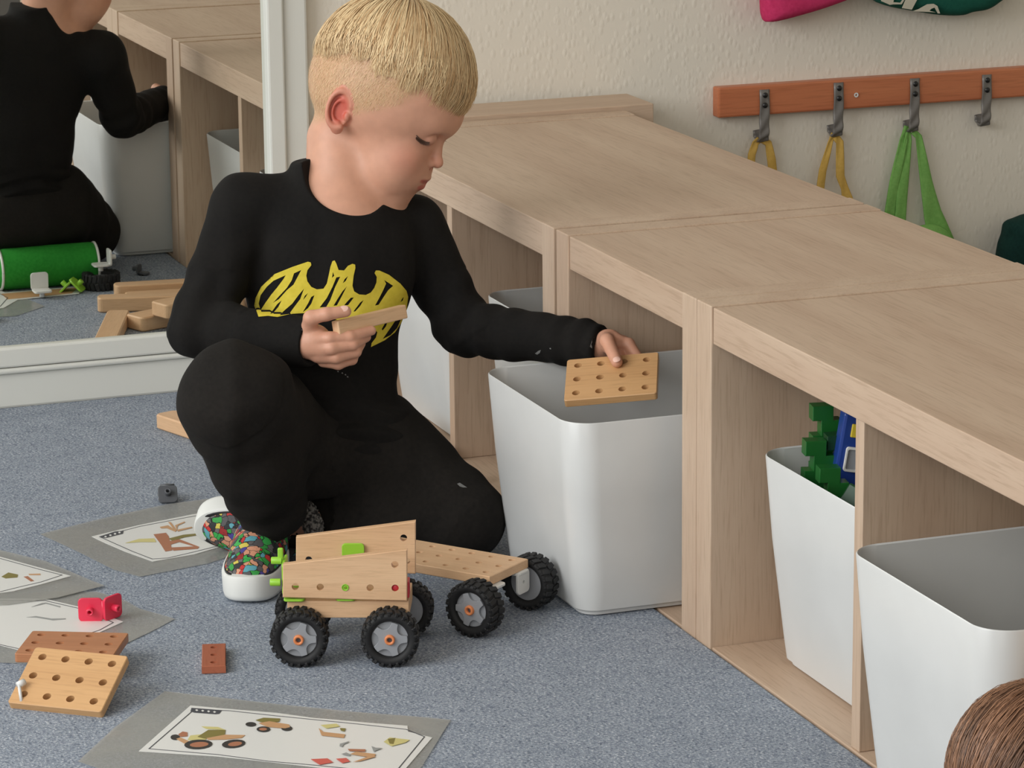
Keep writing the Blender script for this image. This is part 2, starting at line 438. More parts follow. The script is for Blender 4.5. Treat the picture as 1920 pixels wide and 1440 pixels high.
link('yellow_panel', box((0.012, -0.0015, 0.083), (0.016, 0.003, 0.014), 0.001), yellow_block, car, label='yellow panel')
wf = link('window_frame', slab(rrect(0.016, 0.026, 0.003), [rrect(0.012, 0.021, 0.002)], 0.003, 0.0004), white_plastic2, car, loc=(0.010, -0.0005, 0.053), rot=(PI/2, 0, 0), label='white window frame')
link('window_pane', box((0.010, -0.0008, 0.053), (0.0125, 0.0012, 0.0215)), grey_plastic, car)
P = at_x(1598, 950, 0.075)
link('block', box((0, 0, 0), (0.022, 0.022, 0.04), 0.002), green_dark, loc=tuple(P), rot=(0.3, 0.5, 0.5), label='dark green plastic cube lying below the blue toy car', cat='toy block')

# ------------------------------------------------------------------ coat rail with four hooks
RY = 0.015
rail = empty('coat_rail', (0.85, RY-0.011, 0.33), 'reddish wooden coat rail with four grey metal hooks', 'coat rail')
a = ony(1347, 165, RY-0.022); b = ony(1347, 222, RY-0.022)
zt, zb_ = a[2], b[2]
link('rail_board', box((a[0]+0.42, RY-0.011, (zt+zb_)/2), (0.84, 0.022, zt-zb_), 0.003), rail_wood, rail, world=True)
V, F = lathe([(0.0016, 0), (0.0034, 0.0), (0.0036, 0.001), (0.0016, 0.001), (0.0016, 0)], 14)
pp = ony(1605, 178, RY-0.023)
link('wall_plug', mesh('plug', V, F), white_plastic2, rail, loc=tuple(pp-np.array([0.85, RY-0.011, 0.33])), rot=(PI/2, 0, 0))
hooks_px = [(1434, 168, 272), (1573, 155, 262), (1716, 147, 253), (1851, 140, 242)]
HK = []
for (hx, y0, y1) in hooks_px:
    t_ = ony(hx, y0, RY-0.024); q = ony(hx-2, y1, RY-0.034)
    xx = t_[0]; z0 = t_[2]; z1 = q[2]
    pts = [(xx, RY-0.0235, z0), (xx, RY-0.0235, (z0+z1)/2+0.004), (xx, RY-0.0235, z0*0.3+z1*0.7), (xx, RY-0.0235, z1+0.012), (xx, RY-0.0205, z1+0.0055), (xx, RY-0.0155, z1+0.003), (xx, RY-0.0095, z1+0.0045), (xx-0.001, RY-0.0055, z1+0.010), (xx-0.002, RY-0.0045, z1+0.018)]
    # hook leaves the wall: the upturned tip is in front, left of the shank
    pts2 = []
    for i in range(len(pts)-1):
        for k in range(4): pts2.append(np.array(pts[i])*(1-k/4)+np.array(pts[i+1])*k/4)
    pts2.append(np.array(pts[-1]))
    hk = link('hook', ribbon(pts2, 0.0155, 0.002, (1, 0, 0)), hook_metal, rail, world=True)
    for dz in (0.008, 0.023):
        V, F = lathe([(0.0, 0.002), (0.003, 0.0018), (0.0042, 0.0)], 12)
        sc_ = link('screw', mesh('s', V, F, True), screw_black, hk, loc=None)
        sc_.location = (xx, RY-0.0255, z0-dz); sc_.rotation_euler = (PI/2, 0, 0)
        sc_.matrix_parent_inverse = Matrix.Identity(4)
        sc_.location = Vector((xx, RY-0.0262, z0-dz))
    HK.append((xx, z1))
def fix_world(o):  # children of parts: put room coordinates back
    pass
bpy.context.view_layer.update()
for o in bpy.data.objects:
    if o.name.startswith('screw') and o.parent:
        o.matrix_parent_inverse = o.parent.matrix_world.inverted()
# straps and bag hung on the hooks
def strap_pts(hx, pixels, dy0=-0.030):
    return [ony(x, y, RY+dy0) for x, y in pixels]
def hang(name, label, cat, mat, runs, group=None):
    c = strap_pts(0, [runs[0][0][0]])[0]
    root = empty(name, tuple(c), label, cat, group)
    for (pix, wds) in runs:
        p = []
        for i in range(len(pix)-1):
            for k in range(3): t = k/3; p.append(((pix[i][0]*(1-t)+pix[i+1][0]*t), (pix[i][1]*(1-t)+pix[i+1][1]*t), wds[i]*(1-t)+wds[i+1]*t))
        p.append((*pix[-1], wds[-1]))
        pts = [ony(x, y, RY-0.0125) for x, y, _ in p]
        link('strap', ribbon(pts, [q[2]/1355 for q in p], 0.0016, (1, 0, 0)), mat, root, world=True)
    return root
hang('yellow_sling', 'short yellow cloth loop on the leftmost hook', 'strap', yellow_cloth,
     [([(1424, 262), (1416, 268), (1410, 290), (1406, 340)], [14, 14, 16, 17]), ([(1430, 262), (1440, 268), (1447, 300), (1452, 350)], [14, 14, 18, 20])])
hang('yellow_sling', 'yellow cloth loop with knotted end on the second hook, above the shelf corner', 'strap', yellow_cloth,
     [([(1563, 250), (1556, 268), (1543, 320), (1533, 390)], [10, 11, 16, 20]), ([(1566, 256), (1574, 266), (1576, 330), (1583, 352), (1594, 395)], [14, 16, 18, 16, 30])])
bag = hang('green_bag', 'green cloth bag hung by long handles on the third hook', 'bag', green_cloth,
     [([(1700, 236), (1694, 262), (1678, 340), (1665, 420)], [9, 18, 22, 26]), ([(1704, 240), (1702, 262), (1694, 340), (1686, 430)], [10, 16, 24, 26]),
      ([(1712, 246), (1722, 256), (1737, 340), (1748, 400), (1770, 470)], [12, 14, 26, 40, 60])])
# bag body behind the shelf, reaching down
def pillow(name, outline_px, Y, thick, mat, parent=None, nz=6, **kw):
    """soft cloth body: outline given as photo points on the plane y=Y, puffed to its thickness"""
    P = [ony(x, y, Y) for x, y in outline_px]
    c = sum(P)/len(P); V, F = [], []
    rings = [(1.0, 0), (0.97, 0.42), (0.86, 0.78), (0.6, 0.97), (0.25, 1.0)]
    allr = [(s, -h) for s, h in rings[::-1]] + [(s, h) for s, h in rings[1:]]
    n = len(P)
    for s, h in allr:
        for q in P: v = c+(q-c)*s; V.append((v[0], v[1]+h*thick/2, v[2]))
    for k in range(len(allr)-1):
        for i in range(n): j = (i+1) % n; F.append((k*n+i, k*n+j, (k+1)*n+j, (k+1)*n+i))
    F.append(tuple(range(n))); F.append(tuple(range((len(allr)-1)*n, len(allr)*n))[::-1])
    o = link(name, mesh(name, V, F, True), mat, parent, world=parent is not None, **kw)
    bm = bmesh.new(); bm.from_mesh(o.data); bmesh.ops.recalc_face_normals(bm, faces=bm.faces); bm.to_mesh(o.data); bm.free()
    return o
def smooth_outline(pts, per=4):
    out = []; n = len(pts)
    for i in range(n):
        p0, p1, p2, p3 = [np.array(pts[(i+k-1) % n], float) for k in range(4)]
        for k in range(per):
            t = k/per; out.append(tuple(0.5*((2*p1)+(-p0+p2)*t+(2*p0-5*p1+4*p2-p3)*t*t+(-p0+3*p1-3*p2+p3)*t**3)))
    return out
pillow('bag_body', smooth_outline([(1640, 440), (1700, 430), (1752, 420), (1786, 450), (1800, 540), (1720, 600), (1630, 560)]), RY-0.02, 0.03, green_cloth, bag)
pillow('pink_cloth_bag', smooth_outline([(1424, -60), (1427, 0), (1430, 32), (1442, 41), (1500, 27), (1560, 8), (1600, -12), (1620, -60), (1520, -90)]), RY-0.034, 0.05, pink_cloth, label='pink cloth bag whose lower corner hangs at the top edge', cat='bag')
tb = empty('printed_bag', tuple(ony(1760, 20, RY-0.04)), 'teal cloth bag with white lettering hanging at the top edge', 'bag')
pillow('bag_cloth', smooth_outline([(1610, -70), (1630, -8), (1660, 10), (1710, 20), (1762, 28), (1800, 28), (1820, 22), (1848, 17), (1870, 4), (1895, -20), (1910, -80), (1760, -110)]), RY-0.035, 0.05, teal_cloth, tb)
Yt = RY-0.0625
def decal_px(pts, Y, mat, parent, name='letter', th=0.0012):
    P = [ony(x, y, Y) for x, y in pts]; c = sum(P)/len(P)
    me = slab([(p[0]-c[0], p[2]-c[2]) for p in P], [], th, 0)
    o = link(name, me, mat, parent, world=False)
    o.rotation_euler = (PI/2, 0, 0); o.location = c; o.matrix_parent_inverse = parent.matrix_world.inverted()
    return o
decal_px([(1651, -6), (1652, 2), (1668, 9), (1674, 8), (1676, -8)], Yt+0.004, white_print, tb)
decal_px([(1675, 4), (1688, 5), (1694, -4), (1697, -3), (1690, 8), (1674, 8)], Yt+0.004, white_print, tb)
decal_px([(1702, -10), (1691, 15), (1709, 18), (1724, -10)], Yt+0.001, white_print, tb)
decal_px([(1711, 21), (1722, 17), (1738, 8), (1750, 7), (1757, 11), (1762, 25), (1758, 25), (1752, 14), (1746, 16), (1742, 20), (1754, 23), (1735, 22)], Yt+0.001, white_print, tb)
pillow('teal_bag', smooth_outline([(1885, 440), (1890, 418), (1905, 410), (1940, 400), (1990, 410), (2000, 520), (1940, 540), (1878, 510), (1876, 470)]), RY-0.05, 0.06, teal_dark, label='dark teal cloth bag at the right edge, hanging behind the shelf', cat='bag')

# ------------------------------------------------------------------ wooden construction toys
HOLE = 0.0044
def grid_holes(nx, ny, p=0.026, r=HOLE): return [circle((i-(nx-1)/2)*p, (j-(ny-1)/2)*p, r) for i in range(nx) for j in range(ny)]
def basis_rot(ex, ez):
    ex = Vector(ex).normalized(); ez = Vector(ez); ez = (ez-ex*ez.dot(ex)).normalized(); ey = ez.cross(ex)
    return Matrix((ex, ey, ez)).transposed()
def put(o, origin, R): o.matrix_world = Matrix.Translation(Vector(origin)) @ R.to_4x4()
def bracket_parts(root, mat, s=0.026, peg=True, ang=90):
    """angle bracket: two rounded square leaves with a hollow peg each, corner along local y"""
    t = 0.0032
    lf = link('leaf', slab(rrect(s, s, 0.005, 4, s/2, 0), [], t, 0.0005), mat, root)
    a = math.radians(ang)
    lf2 = link('leaf', slab(rrect(s, s, 0.005, 4, s/2, 0), [], t, 0.0005), mat, root, loc=(0.0, 0, 0.0), rot=(0, -a, 0))
    if ang != 90 or True:
        link('corner', tube([(0, -s/2+0.003, t*0.5), (0, s/2-0.003, t*0.5)], t*0.62, 10), mat, root)
    V, F = lathe([(0.0022, 0.0), (0.0022, 0.0085), (0.0040, 0.0085), (0.0042, 0.006), (0.0038, 0.0)], 16)
    pm = mesh('peg', V, F, True)
    if ang > 0:
        link('peg', pm, mat, root, loc=(s/2, 0, 0), rot=(PI, 0, 0))
        c = Matrix.Rotation(-a, 3, 'Y') @ Vector((s/2, 0, t))
        link('peg', pm, mat, root, loc=tuple(c), rot=(0, -a, 0))
    else:
        link('peg', pm, mat, root, loc=(s/2, 0, t))
        c = Matrix.Rotation(-a, 3, 'Y') @ Vector((s/2, 0, 0))
        link('peg', pm, mat, root, loc=tuple(c), rot=(0, -a+PI, 0))

# wheels
R_W = 0.0305; W_W = 0.026
def tire_mesh():
    prof = [(0.0195, -W_W*0.36), (0.0215, -W_W*0.45), (0.0255, -W_W*0.5), (0.0282, -W_W*0.44), (0.0288, -W_W*0.3), (0.0288, W_W*0.3), (0.0282, W_W*0.44), (0.0255, W_W*0.5), (0.0215, W_W*0.45), (0.0195, W_W*0.36), (0.0192, 0.0), (0.0195, -W_W*0.36)]
    V, F = lathe(prof, 64)
    bm = bmesh.new()
    vs = [bm.verts.new(v) for v in V]
    for f in F: bm.faces.new([vs[i] for i in f])
    bmesh.ops.remove_doubles(bm, verts=bm.verts, dist=1e-6)
    for f in bm.faces: f.smooth = True
    n = 22
    for side in (-1, 1):
        for k in range(n):
            a = 2*PI*(k+(0.5 if side > 0 else 0))/n
            rot = Matrix.Rotation(a, 3, 'Z') @ Matrix.Rotation(side*0.22, 3, 'X')
            c = Matrix.Rotation(a, 3, 'Z') @ Vector((R_W-0.0012, 0, side*W_W*0.25))
            box_bm(bm, c, (0.0026, 0.0058, W_W*0.44), 0.0007, rot, 1)
            c2 = Matrix.Rotation(a, 3, 'Z') @ Vector((0.0272, 0, side*W_W*0.475))
            box_bm(bm, c2, (0.0034, 0.0034, 0.0022), 0.0006, rot, 1)
    return bm_mesh(bm)
def hub_mesh():
    # back disc with a raised five-armed star in front
    out = []
    n = 100; r0 = 0.0186
    for k in range(n):
        a = 2*PI*k/n; r = r0
        for j in range(5):
            ca = 2*PI*(j+0.5)/5; cx, cy, rr = 0.0188*math.cos(ca), 0.0188*math.sin(ca), 0.0072
            # ray from the centre meets the scallop circle
            bq = cx*math.cos(a)+cy*math.sin(a); d = bq*bq-(cx*cx+cy*cy-rr*rr)
            if d > 0 and bq > 0: r = min(r, bq-math.sqrt(d))
        out.append((r*math.cos(a), r*math.sin(a)))
    return slab(out, [circle(0, 0, 0.0045, 20)], 0.0035, 0.0003)
tire_me, star_me = tire_mesh(), hub_mesh()
disc_me = slab(circle(0, 0, 0.0194, 48), [], 0.016, 0.0003)
V, F = lathe([(0.0028, 0.0), (0.0028, 0.004), (0.0048, 0.0042), (0.0054, 0.0034), (0.0056, 0.0)], 24)
axle_me = mesh('axle', V, F, True)
V, F = lathe([(0.0, 0.0005), (0.0028, 0.0005)], 20); bore_me = mesh('bore', V, F)
def wheel(parent, loc, R, hubface=1):
    """R: rotation whose z is the outward side"""
    tr = link('tyre', tire_me, black_rubber, parent); 
    for o_, zz in ((tr, 0),): o_.matrix_local = Matrix.Translation(Vector(loc)) @ R.to_4x4()
    d = link('hub', disc_me, grey_plastic, parent); d.matrix_local = Matrix.Translation(Vector(loc)+R @ Vector((0, 0, -0.009))) @ R.to_4x4()
    s = link('hub_star', star_me, grey_plastic, d); s.location = (0, 0, 0.016)
    x = link('axle_pin', axle_me, orange_plastic, d); x.location = (0, 0, 0.0185)
    b_ = link('axle_bore', bore_me, dkgrey_plastic, d); b_.location = (0, 0, 0.0188)
    return tr
# ---- front truck: local frame x = photo right, y = away from the camera
TW = onz(562, 1249, 0.0)
th = -YAW - 0.03
truck = empty('toy_truck', (TW[0], TW[1], 0), 'small wooden toy truck with slanted side boards and four black wheels', 'toy truck', rot=(0, 0, th))
RX = Matrix.Rotation(PI/2, 3, 'X')     # z -> -y (towards the camera)
RXb = Matrix.Rotation(-PI/2, 3, 'X')
wb = 0.0955
for (x, y, R) in ((0, 0.0, RX), (wb, 0.0, RX), (-0.004, 0.105, RXb), (wb+0.010, 0.105, RXb)):
    wheel(truck, (x, y+(0.006 if y == 0 else 0), R_W), R)
by = 0.021
link('chassis', box((0.0505, by+0.033, 0.0555), (0.128, 0.066, 0.0185), 0.0008), beech[0], truck)
side_o = [(-0.0175, 0), (0.113, -0.004), (0.114, 0.052), (-0.0165, 0.036)]
sh = [circle(-0.004+0.0262*i, 0.0118-0.0004*i, 0.0038) for i in range(5)] + [circle(0.101, 0.036, 0.0038)]
link('side_board', slab(side_o, sh, 0.0085, 0.0007), beech[0], truck, loc=(0, by+0.003, 0.0705), rot=(PI/2, 0, 0))
side_o2 = [(-0.010, 0), (0.118, -0.004), (0.119, 0.054), (-0.009, 0.037)]
sh2 = [circle(0.004+0.0262*i, 0.0118-0.0004*i, 0.0038) for i in range(5)] + [circle(0.106, 0.036, 0.0038)]
link('side_board', slab(side_o2, sh2, 0.0085, 0.0007), beech[0], truck, loc=(0, by+0.076, 0.078), rot=(PI/2, 0, 0))
# lime connectors: end plate, corner plates and pegs
link('connector_plate', slab(rrect(0.040, 0.034, 0.004), [], 0.003, 0.0005), lime_plastic, truck, loc=(-0.0185, by+0.02, 0.088), rot=(PI/2, 0, PI/2), label='lime green connector plate')
link('connector_plate', slab(rrect(0.022, 0.05, 0.004), [], 0.0025, 0.0005), lime_plastic, truck, loc=(-0.006, by+0.02, 0.0655), label='lime green connector plate')
link('connector_plate', slab(rrect(0.020, 0.05, 0.004), [], 0.0025, 0.0005), lime_plastic, truck, loc=(0.048, by+0.022, 0.0655), label='lime green connector plate')
link('connector_plate', slab(rrect(0.024, 0.03, 0.004), [], 0.003, 0.0005), lime_plastic, truck, loc=(0.052, by+0.066, 0.094), rot=(PI/2, 0, 0), label='lime green connector plate')
V, F = lathe([(0.0, 0.011), (0.0035, 0.011), (0.0040, 0.010), (0.0040, 0.0)], 16); pegm = mesh('peg', V, F, True)
for z, y in ((0.0855, by+0.0), (0.104, by+0.018)):
    link('peg', pegm, lime_plastic, truck, loc=(-0.020, y, z), rot=(0, -PI/2, 0), label='lime green peg')
link('peg', box((-0.021, by+0.018, 0.110), (0.006, 0.004, 0.016), 0.0015), lime_plastic, truck, label='lime green peg')
V, F = lathe([(0.0014, 0.0012), (0.0016, 0.0), (0.0031, 0.0), (0.0031, 0.001), (0.0037, 0.001), (0.0037, -0.004)], 20)
link('peg', mesh('ringpeg', V, F, True), lime_plastic, truck, loc=(-0.004+0.0262*2, by-0.0053, 0.0705+0.011), rot=(PI/2, 0, 0), label='lime green peg end')
V, F = lathe([(0.0, 0.0), (0.0037, 0.0), (0.0037, -0.004)], 20)
link('peg', mesh('redpeg', V, F, True), red_plastic, truck, loc=(-0.004+0.0262*4, by-0.0035, 0.0705+0.0102), rot=(PI/2, 0, 0), label='red peg end')
link('peg', box((0.112, by+0.012, 0.076), (0.006, 0.018, 0.018), 0.001), red_plastic, truck, label='red connector')
# ---- trailer
zt = 0.062
cs = [onz(921, 1080, zt), onz(987, 1049, zt)]
ax = np.array([cs[1][0]-cs[0][0], cs[1][1]-cs[0][1], 0]); ax /= np.linalg.norm(ax)
fw = np.array([-ax[1], ax[0], 0])
mid = (cs[0]+cs[1])/2
trailer = empty('toy_trailer', (mid[0], mid[1], 0), 'wooden perforated plank on two black wheels, trailing behind the toy truck', 'toy trailer', rot=(0, 0, math.atan2(fw[1], fw[0])))
Lp = 0.182; Wp = 0.078
hs = [circle(0.013+0.026*i, (j-1)*0.026, HOLE*0.85) for i in range(7) for j in range(3)]
link('plank', slab([(0, -Wp/2), (Lp, -Wp/2), (Lp, Wp/2), (0, Wp/2)], hs, 0.0105, 0.0008), beech[0], trailer, loc=(0, 0, zt-0.0105))
# wheels: local y: + is to the camera-left/near?  fw = x axis; near wheel on the +y or -y side
side_near = 1 if (np.array([-fw[1], fw[0]]) @ (cs[0]-cs[1])[:2]) > 0 else -1
Rn = Matrix.Rotation(-PI/2*side_near, 3, 'X'); Rf = Matrix.Rotation(PI/2*side_near, 3, 'X')
wheel(trailer, (0.008, side_near*(Wp/2+0.017), R_W), Rn)
wheel(trailer, (0.008, -side_near*(Wp/2+0.017), R_W), Rf)
link('axle_bracket', slab(rrect(0.024, 0.026, 0.005), [circle(0, 0, 0.002, 12)], 0.003, 0.0005), white_plastic2, trailer, loc=(-0.002, -side_near*(Wp/2-0.012), 0.039), rot=(PI/2, 0, PI/2), label='white axle bracket')
link('axle_bracket', slab(rrect(0.024, 0.024, 0.005), [], 0.003, 0.0005), white_plastic2, trailer, loc=(0.009, -side_near*(Wp/2-0.012), 0.0482), label='white axle bracket')
link('axle_bracket', slab(rrect(0.028, 0.024, 0.005), [], 0.003, 0.0005), white_plastic2, trailer, loc=(0.006, side_near*(Wp/2-0.010), 0.0482), label='white axle bracket')

# ---- perforated plates and small block on the carpet
plate_me = slab(rrect(0.104, 0.078, 0.003, 3), grid_holes(4, 3), 0.0095, 0.0007)
def plate_from_px(name, me, mat, tl, tr, bl, zt_, zb2, thick, label, cat='board', group=None):
    """corner pixels of its upper face and the heights of its far and near edges"""
    A, Bq, Cq = onz(*tl, zt_), onz(*tr, zt_), onz(*bl, zb2)
    ex = Vector(Bq-A); ey = Vector(A-Cq); ez = ex.cross(ey)
    Rm = basis_rot(ex, ez)
    me = me.copy()
    c = Vector((A+Bq)/2) - (Rm @ Vector((0, 1, 0)))*0.039 - (Rm @ Vector((0, 0, 1)))*thick
    o = link(name, me, mat, label=label, cat=cat, group=group); put(o, c, Rm); return o
p1 = plate_from_px('perforated_plate', plate_me, birch_plate, (62, 1212), (245, 1230), (40, 1312), 0.045, 0.010, 0.0095, 'light wooden plate with twelve holes, tilted against the darker one at the lower left', group='wooden building plates')
p2 = plate_from_px('perforated_plate', plate_me, brown_plate, (86, 1183), (216, 1186), (60, 1222), 0.030, 0.030, 0.0095, 'brown wooden plate lying level behind the tilted light plate', group='wooden building plates')
cn = empty('white_connector', tuple(onz(38, 1300, 0.012)), 'white plastic connector sticking out left of the tilted light plate', 'connector')
link('peg', tube([onz(33, 1285, 0.022), onz(46, 1278, 0.024)], 0.0035, 12), white_plastic2, cn, world=True)
link('arm', tube([onz(36, 1285, 0.022), onz(38, 1300, 0.016), onz(40, 1316, 0.008)], 0.0018, 8), white_plastic2, cn, world=True)
# red-brown block
A, Bq, Cq = onz(379, 1208, 0.0085), onz(423, 1208, 0.0085), onz(378, 1250, 0.0085)
ex = Vector(Bq-A); ey = Vector(A-Cq); wx, ly = ex.length, ey.length
blk = slab([(0, 0), (wx, 0), (wx, -ly), (0, -ly)], [circle(wx/2, -ly*(k+0.5)/3.0, 0.0036) for k in range(3)], 0.0085, 0.0006)
o = link('perforated_block', blk, redwood, label='small red-brown wooden block with three holes lying alone on the carpet', cat='toy block')
ey.z = 0; put(o, (A[0], A[1], 0.0003), basis_rot(ey.cross(Vector((0, 0, 1))), (0, 0, 1)))
# brackets on the carpet
c = onz(322, 940, 0.0)
br = empty('angle_bracket', (c[0]-0.004, c[1]+0.004, 0.019), 'grey plastic angle bracket standing like a tent on the carpet, left of the shoes', 'bracket', rot=(0, math.radians(50), math.radians(-102)))
bracket_parts(br, dkgrey_plastic, 0.0235, ang=-84)
c = onz(172, 1168, 0.0)
br2 = empty('angle_bracket', (c[0]+0.012, c[1]-0.004, 0.0145), 'pinkish red plastic angle bracket lying on the instruction cards', 'bracket', rot=(math.radians(88), math.radians(0), math.radians(-20+180)))
bracket_parts(br2, pink_plastic, 0.027, ang=128)

# ---- pile of wooden planks between the boy and the mirror
def plank(p, q, w_, t_, z, label, first=None):
    p = np.array(p); q = np.array(q); L = np.linalg.norm(q-p); a = math.atan2(q[1]-p[1], q[0]-p[0])
    me = slab(rrect(L, w_, min(0.008, w_*0.3), 4), [], t_, 0.002)
    return link('wooden_plank', me, beech[0], loc=((p[0]+q[0])/2, (p[1]+q[1])/2, z), rot=(0, 0, a), label=label, cat='plank', group='wooden planks in a pile')
plank((-0.169, -0.632), (-0.012, -0.612), 0.030, 0.022, 0.0005, 'thick wooden plank nearest the boy in the pile by the mirror, seen in the mirror')
plank((-0.160, -0.596), (-0.012, -0.577), 0.026, 0.014, 0.0005, 'low wooden plank second from the boy in the pile, seen in the mirror')
plank((-0.216, -0.548), (-0.012, -0.500), 0.030, 0.023, 0.0005, 'long thick plank in the middle of the pile, seen in the mirror')
plank((-0.300, -0.186), (-0.205, -0.455), 0.034, 0.020, 0.0005, 'wooden plank whose rounded end sticks out left of the boy\'s knee')
plank((-0.197, -0.395), (-0.012, -0.470), 0.044, 0.022, 0.0005, 'wooden plank lying flat under another one close to the mirror')
plank((-0.165, -0.365), (-0.030, -0.415), 0.046, 0.022, 0.0235, 'top wooden plank of the pile, in front of the farthest bin')
# ---- green cushion the boy sits on, wheel and bracket behind him
Vc = []
cu = empty('floor_cushion', (-0.246, -0.763, 0.0), 'small green bolster cushion with white piping under the boy, seen in the mirror', 'cushion')
hl_, rr_ = 0.082, 0.033
V, F = lathe([(0.0, -hl_), (rr_*0.7, -hl_), (rr_*0.95, -hl_+0.004), (rr_, -hl_+0.012), (rr_*1.02, 0), (rr_, hl_-0.012), (rr_*0.95, hl_-0.004), (rr_*0.7, hl_), (0.0, hl_)], 40)
link('cushion_cover', mesh('cush', V, F, True), green_cushion_m, cu, loc=(0, 0, rr_), rot=(0, PI/2, 0.0))
for sx in (-1, 1):
    pts = [(sx*(hl_-0.004), rr_*0.97*math.cos(2*PI*k/40), rr_+rr_*0.97*math.sin(2*PI*k/40)) for k in range(41)]
    link('piping', tube(pts, 0.0022, 6, False), white_plastic2, cu)
spare = empty('loose_wheel', (-0.20, -0.745+0.0, 0.0), 'black toy wheel lying flat behind the boy, a white bracket on it', 'toy wheel')
spare.location = (-0.170, -0.715, 0.0)
tr = link('tyre', tire_me, black_rubber, spare, loc=(0, 0, W_W/2)); link('hub', disc_me, grey_plastic, spare, loc=(0, 0, 0.002))
wb_ = empty('angle_bracket', (-0.157, -0.715, W_W+0.0105), 'white angle bracket standing on the loose wheel, seen in the mirror', 'bracket', rot=(0, 0, PI))
bracket_parts(wb_, white_plastic2, 0.026)
wb2 = empty('angle_bracket', (-0.275, -0.690, 0.0105), 'white angle bracket lying on a card behind the boy, seen in the mirror', 'bracket', rot=(0, 0, PI/2))
bracket_parts(wb2, white_plastic2, 0.028)
wb3 = empty('angle_bracket', (-0.222, -0.700, 0.0205), 'lime green angle bracket lying like a tent behind the boy, seen in the mirror', 'bracket', rot=(0, math.radians(45), 0.5))
bracket_parts(wb3, lime_plastic, 0.026, ang=-90)
kb = empty('angle_bracket', (-0.088, -0.79, 0.002), 'small grey connector on the carpet behind the boy, seen in the mirror', 'bracket', rot=(0, 0, 0.7))
bracket_parts(kb, dkgrey_plastic, 0.016)

# ------------------------------------------------------------------ laminated picture cards
def flat(name, pix, z, th, mat, parent, **kw):
    P = [onz(x, y, z) for x, y in pix]; c = sum(P)/len(P)
    me = slab([(p[0]-c[0], p[1]-c[1]) for p in P], [], th, 0)
    o = link(name, me, mat, parent, **kw); o.location = (c[0], c[1], z)
    if parent is not None: o.matrix_parent_inverse = parent.matrix_world.inverted()
    return o
def line_frame(pix, wpx, z, mat, parent):
    """printed outline inset on the card"""
    P = [onz(x, y, z) for x, y in pix]; c = sum(P)/len(P)
    o2 = [(p[0]-c[0], p[1]-c[1]) for p in P]
    if poly_area(o2) < 0: o2 = o2[::-1]
    inn = offset_poly(o2, wpx)
    me = slab(o2, [inn], 0.0002, 0)
    o = link('printed_border', me, mat, parent, loc=(c[0], c[1], z)); o.matrix_parent_inverse = parent.matrix_world.inverted()
pr_wood = plain('printed_wood_colour', (196, 152, 110), 0.5); pr_brown = plain('printed_brown', (170, 112, 82), 0.5)
pr_olive = plain('printed_olive', (128, 118, 60), 0.5); pr_black = plain('printed_black', (52, 50, 48), 0.5); pr_red = plain('printed_red', (206, 96, 84), 0.5); pr_yel = plain('printed_pale_yellow', (206, 196, 130), 0.5); pr_grey = plain('printed_grey', (150, 152, 150), 0.5)
def card(film, white, border, prints, z, label):
    c = sum(onz(x, y, 0) for x, y in white)/len(white)
    root = empty('picture_card', (c[0], c[1], 0), label, 'card', 'laminated picture cards')
    flat('film', film, z, 0.0005, film_m, root)
    flat('card_sheet', white, z+0.0006, 0.0004, card_white, root)
    if border: line_frame(border, 0.0011, z+0.0011, ink, root)
    for k, (pix, m_) in enumerate(prints): flat('printed_picture', pix, z+0.0012+0.00002*k, 0.00015, m_, root)
    return root
def ell(cx, cy, rx, ry, n=16, a=0): 
    return [(cx+rx*math.cos(t)*math.cos(a)-ry*math.sin(t)*math.sin(a), cy+rx*math.cos(t)*math.sin(a)+ry*math.sin(t)*math.cos(a)) for t in [2*PI*i/n for i in range(n)]]
# card in front
def c3(x, y): return (150+x/2.7042, 1280+y/2.7042)
prints = []
def pp_(pts, m_): prints.append(([c3(*q) for q in pts], m_))
pp_([(565, 128), (720, 140), (706, 158), (688, 160), (580, 152), (560, 146)], ink)
for sx in (592, 622, 652, 682): pp_([(sx-8, 139+(sx-592)*0.1), (sx, 135+(sx-592)*0.1), (sx+8, 140+(sx-592)*0.1), (sx, 145+(sx-592)*0.1)], card_white)
pp_(ell(483, 277, 24, 14), pr_black)
pp_([(487, 285), (510, 278), (560, 300), (546, 318)], pr_wood); pp_([(498, 262), (520, 248), (545, 252), (545, 272), (510, 275)], pr_brown)
pp_([(545, 290), (560, 268), (620, 262), (640, 288), (600, 296)], pr_yel)
pp_([(595, 275), (650, 240), (738, 240), (735, 262), (690, 282), (630, 285)], pr_olive); pp_([(615, 222), (700, 225), (738, 240), (700, 238), (640, 234)], pr_yel)
pp_([(640, 282), (735, 264), (838, 266), (820, 280), (740, 288), (650, 290)], pr_wood)
pp_(ell(600, 313, 72, 24, a=-0.05), pr_black); pp_(ell(604, 314, 48, 13, a=-0.06), pr_brown)
pp_(ell(779, 310, 60, 21, a=-0.1), pr_black); pp_(ell(786, 311, 36, 11, a=-0.12), pr_brown)
pp_(ell(866, 211, 27, 11), pr_black); pp_(ell(930, 236, 35, 14), pr_black); pp_(ell(928, 236, 20, 7), pr_brown); pp_(ell(1048, 231, 28, 13), pr_black)
pp_([(890, 190), (930, 178), (1015, 182), (1010, 198), (930, 204)], pr_olive); pp_([(905, 205), (960, 196), (1060, 212), (1065, 226), (1040, 232), (950, 224)], pr_wood)
pp_([(1210, 230), (1235, 250), (1345, 262), (1338, 280), (1225, 268)], pr_wood); pp_([(1220, 215), (1300, 208), (1318, 222), (1250, 232)], pr_yel); pp_([(1318, 230), (1348, 232), (1340, 248), (1322, 242)], pr_olive)
pp_([(1318, 310), (1340, 304), (1366, 296), (1360, 304), (1338, 312), (1330, 326), (1316, 322)], pr_grey)
